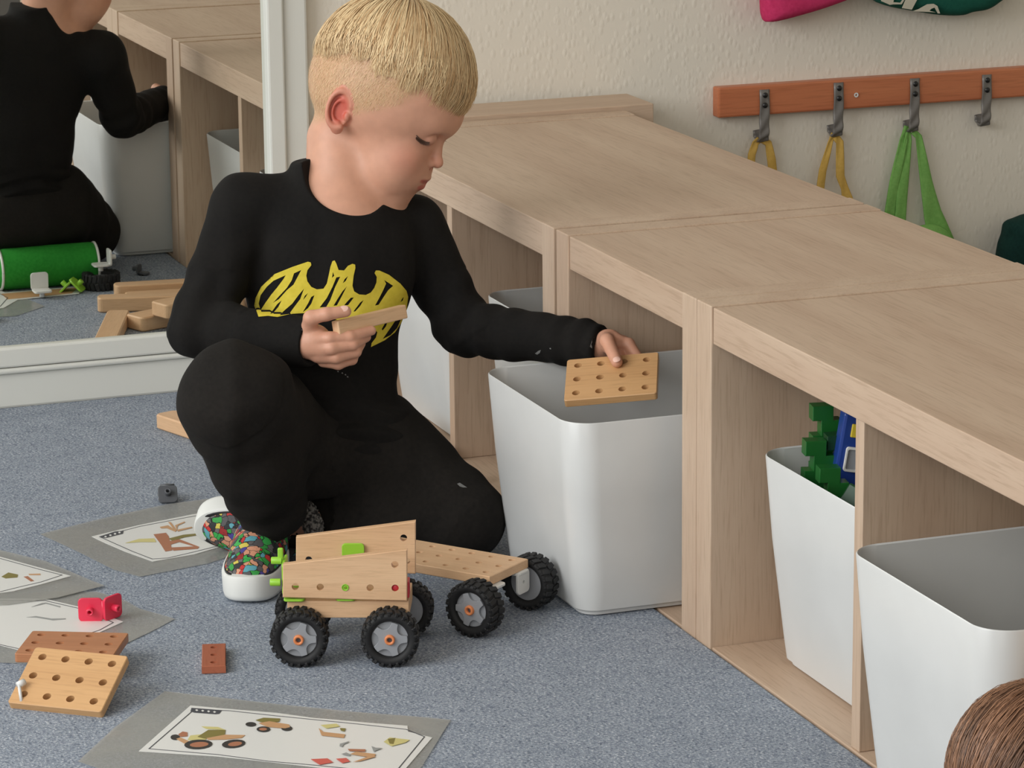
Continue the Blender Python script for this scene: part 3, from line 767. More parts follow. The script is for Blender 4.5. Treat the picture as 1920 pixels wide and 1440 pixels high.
pp_([(1540, 300), (1570, 278), (1672, 290), (1650, 304), (1580, 322)], pr_yel); pp_([(1560, 286), (1600, 280), (1590, 312), (1570, 310)], pr_olive)
pp_([(1170, 388), (1255, 384), (1284, 404), (1215, 416)], pr_red); pp_([(1298, 386), (1350, 382), (1370, 400), (1330, 408)], pr_red)
pp_([(1358, 336), (1448, 338), (1446, 350), (1365, 346)], pr_brown); pp_([(1370, 362), (1400, 350), (1500, 362), (1490, 378), (1440, 374)], pr_wood); pp_([(1385, 402), (1480, 368), (1500, 376), (1420, 398)], pr_wood)
pp_([(1478, 322), (1500, 330), (1534, 332), (1500, 344), (1490, 352)], pr_grey); pp_([(1325, 362), (1350, 354), (1372, 364), (1368, 372)], pr_grey)
white = [c3(*q) for q in ((560, 117), (700, 130), (1000, 155), (1180, 180), (1300, 190), (1500, 208), (1660, 220), (1664, 250), (1752, 272), (1786, 280), (1640, 450), (1560, 470), (1200, 430), (1000, 407), (700, 375), (298, 349))]
bord = [c3(*q) for q in ((580, 133), (760, 142), (1000, 168), (1180, 186), (1400, 208), (1655, 236), (1750, 274), (1610, 445), (1400, 440), (1140, 415), (960, 400), (700, 366), (346, 336))]
card([c3(*q) for q in ((430, 45), (560, 60), (1000, 110), (1400, 150), (1760, 178), (1880, 190), (1700, 480), (1000, 520), (200, 470), (-10, 400), (180, 225))], white, bord, prints, 0.0008, 'laminated card with a toy car picture, nearest, at the bottom edge')
# card under the shoe
def c4(x, y): return (x/3.84, 860+y/3.84)
prints = []
def pp4(pts, m_): prints.append(([c4(*q) for q in pts], m_))
pp4([(712, 562), (830, 524), (890, 520), (885, 540), (760, 572)], ink)
for sx in (760, 795, 828, 860): pp4(ell(sx, 562-(sx-760)*0.3, 9, 6, 8), card_white)
pp4([(1105, 545), (1195, 534), (1215, 560), (1240, 660), (1190, 668), (1160, 620)], pr_brown); pp4([(1190, 600), (1290, 580), (1435, 635), (1425, 648), (1250, 662), (1230, 640), (1400, 632), (1290, 600), (1210, 625)], pr_brown)
pp4([(1215, 575), (1320, 548), (1450, 536), (1455, 546), (1330, 566), (1240, 592)], pr_olive); pp4([(900, 608), (1000, 578), (1110, 574), (1125, 600), (1010, 600)], pr_yel)
pp4([(1150, 492), (1210, 480), (1270, 520), (1262, 526), (1200, 500), (1160, 502)], pr_wood); pp4([(1210, 455), (1230, 458), (1275, 516), (1260, 520)], pr_wood); pp4([(1275, 512), (1380, 490), (1385, 498), (1280, 524), (1260, 480), (1330, 452), (1332, 460), (1280, 482)], pr_wood)
card([c4(*q) for q in ((290, 545), (700, 440), (1200, 330), (1500, 290), (1900, 330), (1960, 600), (1500, 755), (1010, 850), (820, 800), (520, 650))],
     [c4(*q) for q in ((660, 562), (1000, 480), (1390, 402), (1560, 380), (1850, 440), (1900, 560), (1820, 586), (1600, 632), (1400, 690), (1100, 742), (900, 670), (760, 610))],
     [c4(*q) for q in ((712, 562), (1010, 486), (1400, 412), (1560, 395), (1800, 470), (1840, 560), (1600, 622), (1400, 672), (1210, 716), (1095, 724), (950, 668))], prints, 0.0008, 'laminated card with a wooden crane picture, lying under the left shoe')
# card at the left, upper
prints = []
pp4([(10, 850), (60, 820), (130, 835), (125, 855), (40, 862)], pr_olive); pp4([(170, 850), (200, 846), (245, 880), (222, 884)], pr_brown); pp4([(205, 830), (290, 828), (292, 838), (210, 838)], pr_wood)
card([c4(*q) for q in ((-150, 640), (0, 660), (330, 740), (660, 880), (750, 915), (420, 1000), (60, 1050), (-300, 1060))],
     [c4(*q) for q in ((-200, 660), (0, 708), (300, 790), (512, 846), (300, 905), (100, 955), (0, 968), (-200, 960))],
     [c4(*q) for q in ((-190, 670), (0, 717), (300, 800), (452, 838), (300, 888), (120, 930), (0, 960), (-180, 950))], prints, 0.0030, 'laminated card at the left edge, the upper one of the pair')
prints = []
pp4([(190, 1142), (260, 1134), (370, 1152), (474, 1150), (474, 1156), (380, 1164), (260, 1144)], pr_grey); pp4([(225, 1068), (300, 1040), (330, 1036), (436, 1064), (430, 1070), (330, 1044)], pr_grey)
card([c4(*q) for q in ((-250, 1000), (330, 960), (700, 960), (905, 1025), (1000, 1080), (1260, 1155), (1100, 1240), (830, 1370), (300, 1480), (-250, 1460))],
     [c4(*q) for q in ((-200, 1010), (320, 1010), (600, 1075), (888, 1176), (700, 1260), (560, 1330), (240, 1400), (200, 1395), (0, 1345), (-200, 1320))],
     [c4(*q) for q in ((-190, 1020), (330, 1022), (590, 1082), (820, 1180), (720, 1235), (420, 1330), (200, 1385), (0, 1340), (-190, 1310))], prints, 0.0008, 'laminated card at the left edge, lower, under the pinkish red bracket')

flatc = [(-0.34, -0.672), (-0.215, -0.680), (-0.190, -0.735), (-0.34, -0.735)]
rc = empty('picture_card', (-0.3, -0.75, 0), 'picture card lying behind the boy, its print seen only in the mirror', 'card', 'laminated picture cards')
link('card_sheet', slab([(x+0.3, y_+0.75) for x, y_ in flatc], [], 0.0006, 0), card_white, rc, loc=(0, 0, 0.001))
link('printed_picture', slab([(x+0.3, y_+0.75) for x, y_ in ((-0.33, -0.680), (-0.225, -0.686), (-0.205, -0.726), (-0.33, -0.726))], [], 0.0002, 0), pr_wood, rc, loc=(0, 0, 0.0017))

# ------------------------------------------------------------------ implicit surfaces -> meshes (bodies, cloth, hair caps)
def smin(a, b, k):
    h = np.clip(0.5+0.5*(b-a)/k, 0, 1); return b*(1-h)+a*h-k*h*(1-h)
def smax(a, b, k): return -smin(-a, -b, k)
def cone(P, a, b, ra, rb):
    a = np.asarray(a, np.float32); b = np.asarray(b, np.float32); ab = b-a
    t = np.clip(((P-a) @ ab)/(ab @ ab), 0, 1)
    return np.linalg.norm(P-a-t[..., None]*ab, axis=-1)-(ra+(rb-ra)*t)
def ellip(P, c, s, R=None):
    q = P-np.asarray(c, np.float32)
    if R is not None: q = q @ np.asarray(R, np.float32)
    s = np.asarray(s, np.float32)
    k0 = np.linalg.norm(q/s, axis=-1); k1 = np.linalg.norm(q/(s*s), axis=-1)+1e-9
    return k0*(k0-1)/k1
def chain(P, pts, rs, k=0.006):
    d = None
    for a, b, ra, rb in zip(pts, pts[1:], rs, rs[1:]):
        e = cone(P, a, b, ra, rb); d = e if d is None else smin(d, e, k)
    return d
def nets(f, lo, hi, h, newton=2):
    """surface nets on a grid of step h, corrected onto the surface"""
    lo = np.array(lo, float); n = np.ceil((np.array(hi)-lo)/h).astype(int)+1
    xs = [lo[i]+h*np.arange(n[i]) for i in range(3)]
    D = np.empty(n, np.float32)
    YY, ZZ = np.meshgrid(xs[1], xs[2], indexing='ij')
    st = 24
    for i in range(0, n[0], st):
        X = xs[0][i:i+st]
        P = np.empty((len(X), n[1], n[2], 3), np.float32); P[..., 0] = X[:, None, None]; P[..., 1] = YY; P[..., 2] = ZZ
        D[i:i+st] = f(P)
    S = D < 0
    c8 = [(a, b, c) for a in (0, 1) for b in (0, 1) for c in (0, 1)]
    def cor(A, o): return A[o[0]:n[0]-1+o[0], o[1]:n[1]-1+o[1], o[2]:n[2]-1+o[2]]
    cnt = sum(cor(S, o).astype(np.int8) for o in c8)
    act = (cnt > 0) & (cnt < 8); idx = np.argwhere(act); ids = -np.ones(act.shape, np.int64); ids[act] = np.arange(len(idx))
    acc = np.zeros((len(idx), 3)); w_ = np.zeros(len(idx))
    val = {o: cor(D, o)[act] for o in c8}
    for o in c8:
        for ax_ in range(3):
            if o[ax_]: continue
            o2 = list(o); o2[ax_] = 1; o2 = tuple(o2)
            a, b = val[o], val[o2]; m = (a < 0) != (b < 0); t = np.where(m, a/(a-b+1e-12), 0)
            p = np.tile(np.array(o, float), (len(idx), 1)); p[:, ax_] = t
            acc[m] += p[m]; w_[m] += 1
    V = lo+(idx+acc/w_[:, None])*h
    F = []
    for ax_ in range(3):
        o1, o2 = [(1, 2), (2, 0), (0, 1)][ax_]
        sl = [slice(1, n[i]-1) for i in range(3)]; sl[ax_] = slice(0, n[ax_]-1); sl2 = list(sl); sl2[ax_] = slice(1, n[ax_])
        a, b = S[tuple(sl)], S[tuple(sl2)]
        for sign, M_ in ((1, a & ~b), (-1, ~a & b)):
            q = np.argwhere(M_)
            off = np.array([1, 1, 1]); off[ax_] = 0; q = q+off
            def cell(d1, d2): r_ = q.copy(); r_[:, o1] -= d1; r_[:, o2] -= d2; return ids[r_[:, 0], r_[:, 1], r_[:, 2]]
            quad = [cell(1, 1), cell(0, 1), cell(0, 0), cell(1, 0)]
            if sign < 0: quad = quad[::-1]
            F.append(np.stack(quad, 1))
    F = np.concatenate(F); F = F[(F >= 0).all(1)]
    for _ in range(newton):
        Vf = V.astype(np.float32); e = h*0.25; d = f(Vf)
        g = np.stack([(f(Vf+np.eye(3, dtype=np.float32)[i]*e)-f(Vf-np.eye(3, dtype=np.float32)[i]*e))/(2*e) for i in range(3)], 1)
        gn = (g*g).sum(1)+1e-6
        V = V-np.clip(d/gn, -h, h)[:, None]*g*0.9
    return V, F
def fast_mesh(name, V, F):
    me = bpy.data.meshes.new(name); me.vertices.add(len(V)); me.vertices.foreach_set('co', np.asarray(V, np.float32).ravel())
    F = np.asarray(F); k = F.shape[1]
    me.loops.add(F.size); me.loops.foreach_set('vertex_index', F.ravel().astype(np.int32))
    me.polygons.add(len(F)); me.polygons.foreach_set('loop_start', np.arange(0, F.size, k, dtype=np.int32)); 
    me.update(calc_edges=True); me.polygons.foreach_set('use_smooth', [True]*len(F)); me.validate(); return me
def normals(f, V, e=0.0006):
    Vf = V.astype(np.float32); I = np.eye(3, dtype=np.float32)
    g = np.stack([f(Vf+I[i]*e)-f(Vf-I[i]*e) for i in range(3)], 1); return g/(np.linalg.norm(g, axis=1, keepdims=True)+1e-9)
def vcol(me, rgb, name='Col'):
    a = me.color_attributes.new(name, 'FLOAT_COLOR', 'POINT')
    c = np.ones((len(me.vertices), 4), np.float32); c[:, :3] = rgb; a.data.foreach_set('color', c.ravel())
def L(*c): return np.array(lin(c), np.float32)

def m_skin():
    t = NT('skin'); a = t.n('ShaderNodeVertexColor'); a.layer_name = 'Col'
    n1 = t.n('ShaderNodeTexNoise', Scale=60.0, Detail=3.0); t.l(t.obj(), n1.inputs['Vector'])
    r = t.ramp(n1.outputs[0], [(0.3, (0.93, 0.92, 0.92)), (0.7, (1.04, 1.03, 1.03))])
    mx = t.n('ShaderNodeMixRGB', blend_type='MULTIPLY'); mx.inputs[0].default_value = 1; t.l(a.outputs[0], mx.inputs[1]); t.l(r, mx.inputs[2])
    t.l(mx.outputs[0], t.b.inputs['Base Color']); t.b.inputs['Roughness'].default_value = 0.5
    t.b.inputs['Subsurface Weight'].default_value = 0.12; t.b.inputs['Subsurface Radius'].default_value = (1.0, 0.4, 0.25); t.b.inputs['Subsurface Scale'].default_value = 0.006
    return t.m
skin_m = m_skin()
def m_hair(name):
    t = NT(name); a = t.n('ShaderNodeVertexColor'); a.layer_name = 'Col'
    t.l(a.outputs[0], t.b.inputs['Base Color']); t.b.inputs['Roughness'].default_value = 0.42
    t.b.inputs['Specular IOR Level'].default_value = 0.35
    return t.m
hair_m = m_hair('hair')

# ------------------------------------------------------------------ the boy
U = 1/1634.0
boy = empty('person', (-0.25, -0.82, 0.0), 'blond boy in black clothes with a yellow chest print, squatting and reaching into a bin', 'person')
hp = math.radians(30); hro = math.radians(15); hyaw = math.radians(-9)
F0 = math.cos(hp)*CR-math.sin(hp)*CU; U0 = math.sin(hp)*CR+math.cos(hp)*CU; S0 = CFW.copy()
U1 = math.cos(hro)*U0-math.sin(hro)*S0; S1 = math.cos(hro)*S0+math.sin(hro)*U0
F1 = math.cos(hyaw)*F0+math.sin(hyaw)*S1; S2 = -math.sin(hyaw)*F0+math.cos(hyaw)*S1
HR_ = np.stack([F1, S2, U1], 1)             # columns: forward, left, up
HO = ony(737, 190, -0.790)
def hloc(P): return ((P-HO.astype(np.float32)) @ HR_.astype(np.float32))/U
def hw(q): return HO+HR_ @ (np.array(q, float)*U)
EARR = Matrix.Rotation(math.radians(-13), 3, 'Z') @ Matrix.Rotation(math.radians(-14), 3, 'Y')
EARR = np.array(EARR)
def skull(q): return smin(ellip(q, (-22, 0, 38), (148, 117, 146)), ellip(q, (-70, 0, 0), (100, 92, 100)), 30)
def ear_d(q, s):
    e = q.copy(); e[..., 1] *= -s*1.0
    # ear frame: x forward, y outward(+), z up
    c = np.array((-60, 98, -44), np.float32); e = (e-c) @ EARR.astype(np.float32)
    ang = np.arctan2(e[..., 2]/41, e[..., 0]/25)
    rr = np.sqrt((e[..., 0]/25)**2+(e[..., 2]/41)**2)
    ring = np.sqrt(((rr-0.86)*30)**2+(e[..., 1]-9)**2)-4.6
    openf = np.clip((e[..., 0]-6)/10, 0, 1)*np.clip((10-e[..., 2])/10, 0, 1)*np.clip((e[..., 2]+34)/8, 0, 1)
    ring = ring+openf*6
    bowl = np.abs(e[..., 1]-(-3+6*np.clip(rr, 0, 1)**2))-2.6; bowl = smax(bowl, (rr-0.92)*28, 3)
    anti = np.sqrt(((np.sqrt(((e[..., 0]-2)/15)**2+((e[..., 2]+4)/24)**2)-0.9)*18)**2+(e[..., 1]-5)**2)-3.0+np.clip((e[..., 0]-4)/6, 0, 1)*5
    lobe = ellip(e, (4, 3, -37), (12, 6.5, 12)); trag = ellip(e, (17, 5, -10), (6, 5.5, 9))
    root_ = ellip(e, (6, -8, -4), (22, 9, 32))
    d = smin(ring, bowl, 3); d = smin(d, anti, 2.5); d = smin(d, lobe, 5); d = smin(d, trag, 4); d = smin(d, root_, 6)
    return d
def head_d(q):
    d = skull(q)
    d = smin(d, ellip(q, (80, 0, 22), (53, 66, 46)), 22)             # brow and forehead
    d = smin(d, ellip(q, (50, 0, -88), (74, 74, 82)), 34)            # jaw
    for s in (-1, 1):
        d = smin(d, ellip(q, (74, 40*s, -72), (40, 32, 40)), 22)     # cheeks
    d = smin(d, ellip(q, (102, 0, -92), (28, 36, 34)), 18)           # muzzle
    d = smin(d, ellip(q, (60, 0, -108), (62, 66, 68)), 20)
    d = smin(d, ellip(q, (92, 0, -148), (27, 31, 24)), 16)           # chin
    for s in (-1, 1):
        d = smax(d, -ellip(q, (128, 35*s, -14), (24, 22, 14)), 12)   # sockets
    d = smin(d, cone(q, (108, 0, -4), (128, 0, -50), 7.5, 9.5), 9)
    d = smin(d, ellip(q, (131.5, 0, -55), (12, 11.5, 11)), 6)
    for s in (-1, 1):
        d = smin(d, ellip(q, (120, 12*s, -61), (12, 7, 8.5)), 5)
        d = smin(d, ellip(q, (99, 33*s, -15), (18, 19, 15.5)), 3.5)    # lids over the eyeballs
        d = smax(d, -ellip(q, (125, 6.5*s, -72), (5, 3, 4)), 3)
    d = smin(d, ellip(q, (121, 0, -91), (14.5, 26, 8)), 4)
    d = smin(d, ellip(q, (118, 0, -111), (15.5, 23, 10)), 4)
    for s in (-1, 1): d = smax(d, -cone(q, (133, 0, -101), (108, 26*s, -106), 1.6, 1.6), 2.5)
    return d
NKa, NKb = ony(634, 262, -0.762), ony(640, 400, -0.790)
shR, elR, wrR = ony(456, 392, -0.757), ony(375, 618, -0.815), ony(578, 641, -0.925)
shL, elL, wrL = ony(772, 432, -0.772), ony(868, 612, -0.830), ony(1120, 650, -0.970)
CH, BE, PE = ony(617, 500, -0.795), ony(597, 680, -0.812), np.array((-0.268, -0.835, 0.128))
TR = np.stack([CR, CFW, CU], 1)
def torso_d(P, g=0.0):
    d = ellip(P, CH, (0.100+g, 0.063+g, 0.102+g), TR)
    d = smin(d, ellip(P, BE, (0.092+g, 0.070+g, 0.098+g), TR), 0.035)
    d = smin(d, ellip(P, PE+np.array((0.01, 0, 0)), (0.098+g, 0.080+g, 0.066+g), TR), 0.03)
    d = smin(d, cone(P, shR, ony(640, 388, -0.772), 0.036+g, 0.040+g), 0.03)
    d = smin(d, cone(P, shL, ony(665, 425, -0.785), 0.036+g, 0.034+g), 0.03)
    return d
# hands
def pp3(x, y, Y): return ony(x, y, Y-(0.040 if x < 800 else 0.063))
RH = dict(
    palm=([pp3(572, 636, -0.884), pp3(590, 640, -0.893), pp3(606, 652, -0.898)], [26*U, 29*U, 27*U]),
    thumb=([pp3(580, 612, -0.897), pp3(583, 596, -0.905), pp3(612, 589, -0.912), pp3(648, 584, -0.914)], [15*U, 13.5*U, 12*U, 10.5*U]),
    f1=([pp3(586, 634, -0.900), pp3(618, 634, -0.912), pp3(655, 632, -0.914), pp3(696, 620, -0.905)], [12*U, 11.5*U, 11*U, 9*U]),
    f2=([pp3(588, 652, -0.901), pp3(622, 652, -0.914), pp3(660, 645, -0.914), pp3(686, 632, -0.900)], [12.5*U, 12.5*U, 11.5*U, 9.5*U]),
    f3=([pp3(596, 668, -0.900), pp3(630, 669, -0.911), pp3(666, 659, -0.908), pp3(676, 644, -0.894)], [12*U, 12*U, 11*U, 9.5*U]),
    f4=([pp3(606, 678, -0.897), pp3(634, 682, -0.902), pp3(660, 674, -0.898), pp3(668, 660, -0.886)], [10.5*U, 10.5*U, 9.5*U, 8.5*U]))
# plate held in the left hand
PA, PB_, PC = ony(1067, 673, -1.004), ony(1229, 659, -1.048), ony(1063, 752, -1.072)
_ex = Vector(PB_-PA); _ey = Vector(PA-PC); _ez = _ex.cross(_ey); PRm = basis_rot(_ex, _ez)
Pn = np.array(PRm @ Vector((0, 0, 1))); Pc0 = Vector(PA)*0.25+Vector(PB_)*0.25+Vector(PC)*0.25+Vector(PC+PB_-PA)*0.25
heldp = link('perforated_plate', plate_me, birch_plate, label='wooden plate with twelve holes in the boy\'s left hand, above the bin', cat='board', group='wooden building plates'); put(heldp, Pc0-Vector(Pn)*0.0095, PRm)
def onplate(x, y, off):
    d = _ray(x, y); s = ((np.array(Pc0)-CAMP) @ Pn)/(d @ Pn); return CAMP+d*s+Pn*off
fb = -0.0095-0.0075
def fing(x0, y0, x1, y1, x2, y2): return [onplate(x0, y0, 0.006), onplate(x1, y1, -0.003), onplate(x2, y2, fb)]
LH = dict(
    palm=([pp3(1128, 642, -0.912), pp3(1144, 640, -0.930), pp3(1156, 646, -0.942)], [20*U, 20*U, 16*U]),
    thumb=([pp3(1136, 634, -0.925), onplate(1141, 655, 0.012), onplate(1158, 687, 0.0062)], [14*U, 13*U, 10.5*U]),
    f1=([pp3(1156, 640, -0.938), pp3(1178, 646, -0.948), onplate(1204, 666, fb), onplate(1206, 690, fb)], [12.5*U, 12*U, 10*U, 8*U]),
    f2=([pp3(1150, 640, -0.932), pp3(1168, 642, -0.936), onplate(1188, 664, fb), onplate(1190, 696, fb)], [12.5*U, 12*U, 10*U, 8*U]),
    f3=([pp3(1146, 642, -0.932), pp3(1158, 648, -0.936), onplate(1170, 672, fb), onplate(1172, 700, fb)], [11*U, 11*U, 10*U, 8*U]),
    f4=([pp3(1140, 646, -0.930), pp3(1146, 656, -0.935), onplate(1150, 676, fb), onplate(1152, 696, fb)], [10*U, 9*U, 9*U, 7*U]))
def hand_d(P, Hd):
    d = chain(P, *Hd['palm'], k=0.006)
    fs = [chain(P, *Hd[n_], k=0.003) for n_ in ('thumb', 'f1', 'f2', 'f3', 'f4')]
    f_ = fs[0]
    for g in fs[1:]: f_ = smin(f_, g, 0.0016)
    return smin(d, f_, 0.0045)
kneeR, ankR, hipR = ony(443, 748, -0.965), ony(514, 966, -0.905), np.array((-0.315, -0.835, 0.125))
kneeL, hipL, ankL = np.array((-0.141, -0.925, 0.053)), np.array((-0.212, -0.835, 0.120)), ony(560, 975, -0.84)
toeL = ony(395, 962, -0.735)
def body_low(P):
    d = torso_d(P, -0.010)
    d = smin(d, chain(P, [shR, elR, wrR], [0.030, 0.025, 0.018]), 0.012)
    d = smin(d, chain(P, [shL, elL, wrL], [0.030, 0.025, 0.0165]), 0.012)
    d = smin(d, chain(P, [hipR, kneeR, ankR], [0.055, 0.040, 0.024]), 0.01)
    d = smin(d, chain(P, [hipL, kneeL, ankL], [0.055, 0.038, 0.022]), 0.01)
    return d
def neck_d(P): return chain(P, [NKa, NKb], [0.0365, 0.043])
def top_body(P):
    q = hloc(P); h_ = head_d(q)*U
    h_ = smin(h_, neck_d(P), 0.016)
    sh = torso_d(P, -0.0035)
    h_ = smin(h_, sh, 0.018)
    e = smin(ear_d(q, 1), ear_d(q, -1), 1)*U
    return smin(h_, e, 0.0022)
parts = []
# head, neck and the chest under the collar in fine steps
lo = HO-np.array((0.15, 0.12, 0.20)); hi = HO+np.array((0.14, 0.12, 0.135))
Vh, Fh = nets(top_body, lo, hi, 0.0017)
Vr, Fr = nets(lambda P: smin(hand_d(P, RH), cone(P, elR*0.35+wrR*0.65, wrR, 0.021, 0.0185), 0.008), ony(640, 640, -0.94)-0.06, ony(640, 640, -0.94)+0.06, 0.0011)
Vl, Fl = nets(lambda P: smin(hand_d(P, LH), cone(P, elL*0.3+wrL*0.7, wrL, 0.019, 0.0165), 0.008), ony(1160, 660, -1.01)-0.065, ony(1160, 660, -1.01)+0.065, 0.0011)
Vb, Fb = nets(body_low, (-0.50, -1.08, 0.0), (0.06, -0.66, 0.43), 0.0055, 1)
allV = np.concatenate([Vh, Vr, Vl, Vb]); offs = np.cumsum([0, len(Vh), len(Vr), len(Vl)])
allF = np.concatenate([f_+o_ for f_, o_ in zip((Fh, Fr, Fl, Fb), offs)])
me = fast_mesh('body', allV, allF)
q = hloc(allV.astype(np.float32))
SK, SKW = L(212, 160, 133), L(214, 158, 134)
col = np.tile(SK, (len(allV), 1))
def blend(mask, c): 
    global col
    m_ = np.clip(mask, 0, 1)[:, None]; col = col*(1-m_)+np.asarray(c)*m_
isH = np.zeros(len(allV), bool); isH[:len(Vh)] = True
def sm(x, a, b): t = np.clip((x-a)/(b-a), 0, 1); return t*t*(3-2*t)
for s in (-1, 1):
    blend(isH*np.exp(-(((q[:, 0]-85)/34)**2+((q[:, 1]-50*s)/36)**2+((q[:, 2]+66)/30)**2))*0.55, L(196, 114, 92))
    blend(isH*np.exp(-(((q[:, 0]-102)/20)**2+((q[:, 1]-36*s)/24)**2+((q[:, 2]+16)/16)**2))*0.5, L(186, 128, 108))  # shade of the eye sockets and lids, put into the skin colour
    e_ = q.copy(); e_[:, 1] *= -s
    em = np.exp(-(((q[:, 0]+60)/40)**2+((e_[:, 1]-108)/40)**2+((q[:, 2]+38)/62)**2)*1.0)
    ed_ = (ear_d(q, s) < 4.5)
    ef_ = (e_-np.array((-60, 98, -44))) @ EARR; er_ = np.sqrt((ef_[:, 0]/25)**2+(ef_[:, 2]/41)**2)
    blend(isH*ed_*sm(em, 0.05, 0.5)*(0.30+0.55*sm(-er_, -0.85, -0.45)), L(206, 88, 72))
nose = np.exp(-(((q[:, 0]-130)/16)**2+(q[:, 1]/16)**2+((q[:, 2]+56)/20)**2)); blend(isH*nose*0.5, L(218, 138, 112))
lip = np.minimum(ellip(q, (124, 0, -96), (14, 27, 7)), ellip(q, (121, 0, -110), (15, 23, 9.5)))
blend(isH*sm(-lip, -2.2, 0.6)*0.8, L(190, 92, 82))
brow = np.zeros(len(allV))
for s in (-1, 1):
    bb = cone(q, (116, 15*s, 10), (94, 52*s, 14), 3.5, 2.5); blend(isH*sm(-bb, -5, 1.0)*0.40, L(176, 128, 92))
# short-cropped sides and nape: the scalp shows through very short blond hair
def hairline(q):
    """+ inside the cropped area"""
    side = 12-(q[..., 2]-(-20+0.95*np.clip(-(q[..., 0]+40), -200, 200)*0))  # placeholder slope
    front = -8-(q[..., 0]-(40+0.55*(q[..., 2]-10)))
    low = q[..., 2]-(-112+0.9*np.clip(q[..., 0]+110, 0, 200))
    return np.minimum(front, low)
hl = hairline(q)
rn = np.random.rand(len(allV))
noear = ((ear_d(q, 1) > 4) & (ear_d(q, -1) > 4)); blend(isH*noear*sm(hl, -14, 22)*(0.6+0.3*rn), L(200, 163, 122))
vn = np.zeros(len(allV), bool); vn[len(Vh):len(Vh)+len(Vr)+len(Vl)] = True
kn = 0.18*np.random.rand(len(allV)); blend(vn*kn, L(214, 140, 116))
vcol(me, col)
body = link('body', me, skin_m, boy, world=True)
# finger nails
def nail(tipc, dirv, nrm, s=1.0, mat=None):
    d = Vector(dirv).normalized(); n_ = Vector(nrm); n_ = (n_-d*n_.dot(d)).normalized(); y = n_.cross(d)
    V, F = [], []; nu, nv = 8, 8
    for i in range(nu+1):
        for j in range(nv+1):
            a = -1+2*i/nu; b = -1+2*j/nv; sx = a*math.sqrt(1-b*b/2); sy = b*math.sqrt(1-a*a/2)
            V.append(Vector(tipc)+d*sx*0.0046*s+y*sy*0.0042*s+n_*(0.0007-0.0014*sy*sy-0.0004*sx*sx))
    for i in range(nu):
        for j in range(nv): k_ = i*(nv+1)+j; F.append((k_, k_+1, k_+nv+2, k_+nv+1))
    return link('nail', mesh('nail', V, F, True), mat or nail_m, boy, world=True)
nail_m = plain('nail', (240, 196, 178), 0.22)
tt = LH['thumb'][0]; nn_ = -CFW*0.55+Pn*0.6; nn_ /= np.linalg.norm(nn_); nail(tt[2]+nn_*10.3*U, tt[2]-tt[1], nn_, 1.0)
tt = RH['thumb'][0]; nn_ = -CFW*0.8+CU*0.55; nn_ /= np.linalg.norm(nn_); nail(tt[3]+nn_*10.3*U-CR*0.0015, tt[3]-tt[2], nn_, 1.0)
# face details lying on the surface
def face_hit(f_, u_, s=-1):
    ys = s*np.arange(130, 0, -0.5); Q = np.stack([np.full_like(ys, f_), ys, np.full_like(ys, u_)], 1).astype(np.float32)
    d = head_d(Q); i = int(np.argmax(d < 0)); return np.array((f_, ys[i], u_))
lash_m = plain('eyelashes', (84, 60, 48), 0.7)
for s in (-1, 1):
    pts = [face_hit(f_, u_, s) for f_, u_ in ((86, -17), (91, -20.5), (97, -22.5), (104, -23), (110, -20))]
    pts = [hw(p+np.array((0.6, s*0.8, 0))) for p in pts]
    link('eyelid_line', tube(pts, [0.9*U, 1.5*U, 1.7*U, 1.5*U, 0.8*U], 6), lash_m, boy, world=True)
    bm = bmesh.new()
    V, F = [], []
    for k in range(56):
        t = k/55; f_ = 87+22*t; base = face_hit(f_, -20.5-2.5*math.sin(PI*t), s); 
        dr = np.array((0.45+0.5*t, s*(0.9-0.2*t), -0.45)); dr /= np.linalg.norm(dr); ln = 9.5+4*math.sin(PI*t)+random.uniform(-1, 1.5)
        p0 = base; p1 = base+dr*ln*0.55+np.array((0, 0, -0.6)); p2 = base+dr*ln+np.array((0, 0, 1.2))
        i0 = len(V)
        for p, wd in ((p0, 0.55), (p1, 0.4), (p2, 0.1)): V += [hw(p+np.array((wd, 0, 0))), hw(p-np.array((wd, 0, 0))), hw(p+np.array((0, 0, wd)))]
        for a in (0, 3):
            for b in range(3): F.append((i0+a+b, i0+a+(b+1) % 3, i0+a+3+(b+1) % 3, i0+a+3+b))
    link('eyelashes', mesh('lashes', V, F), lash_m, boy, world=True)

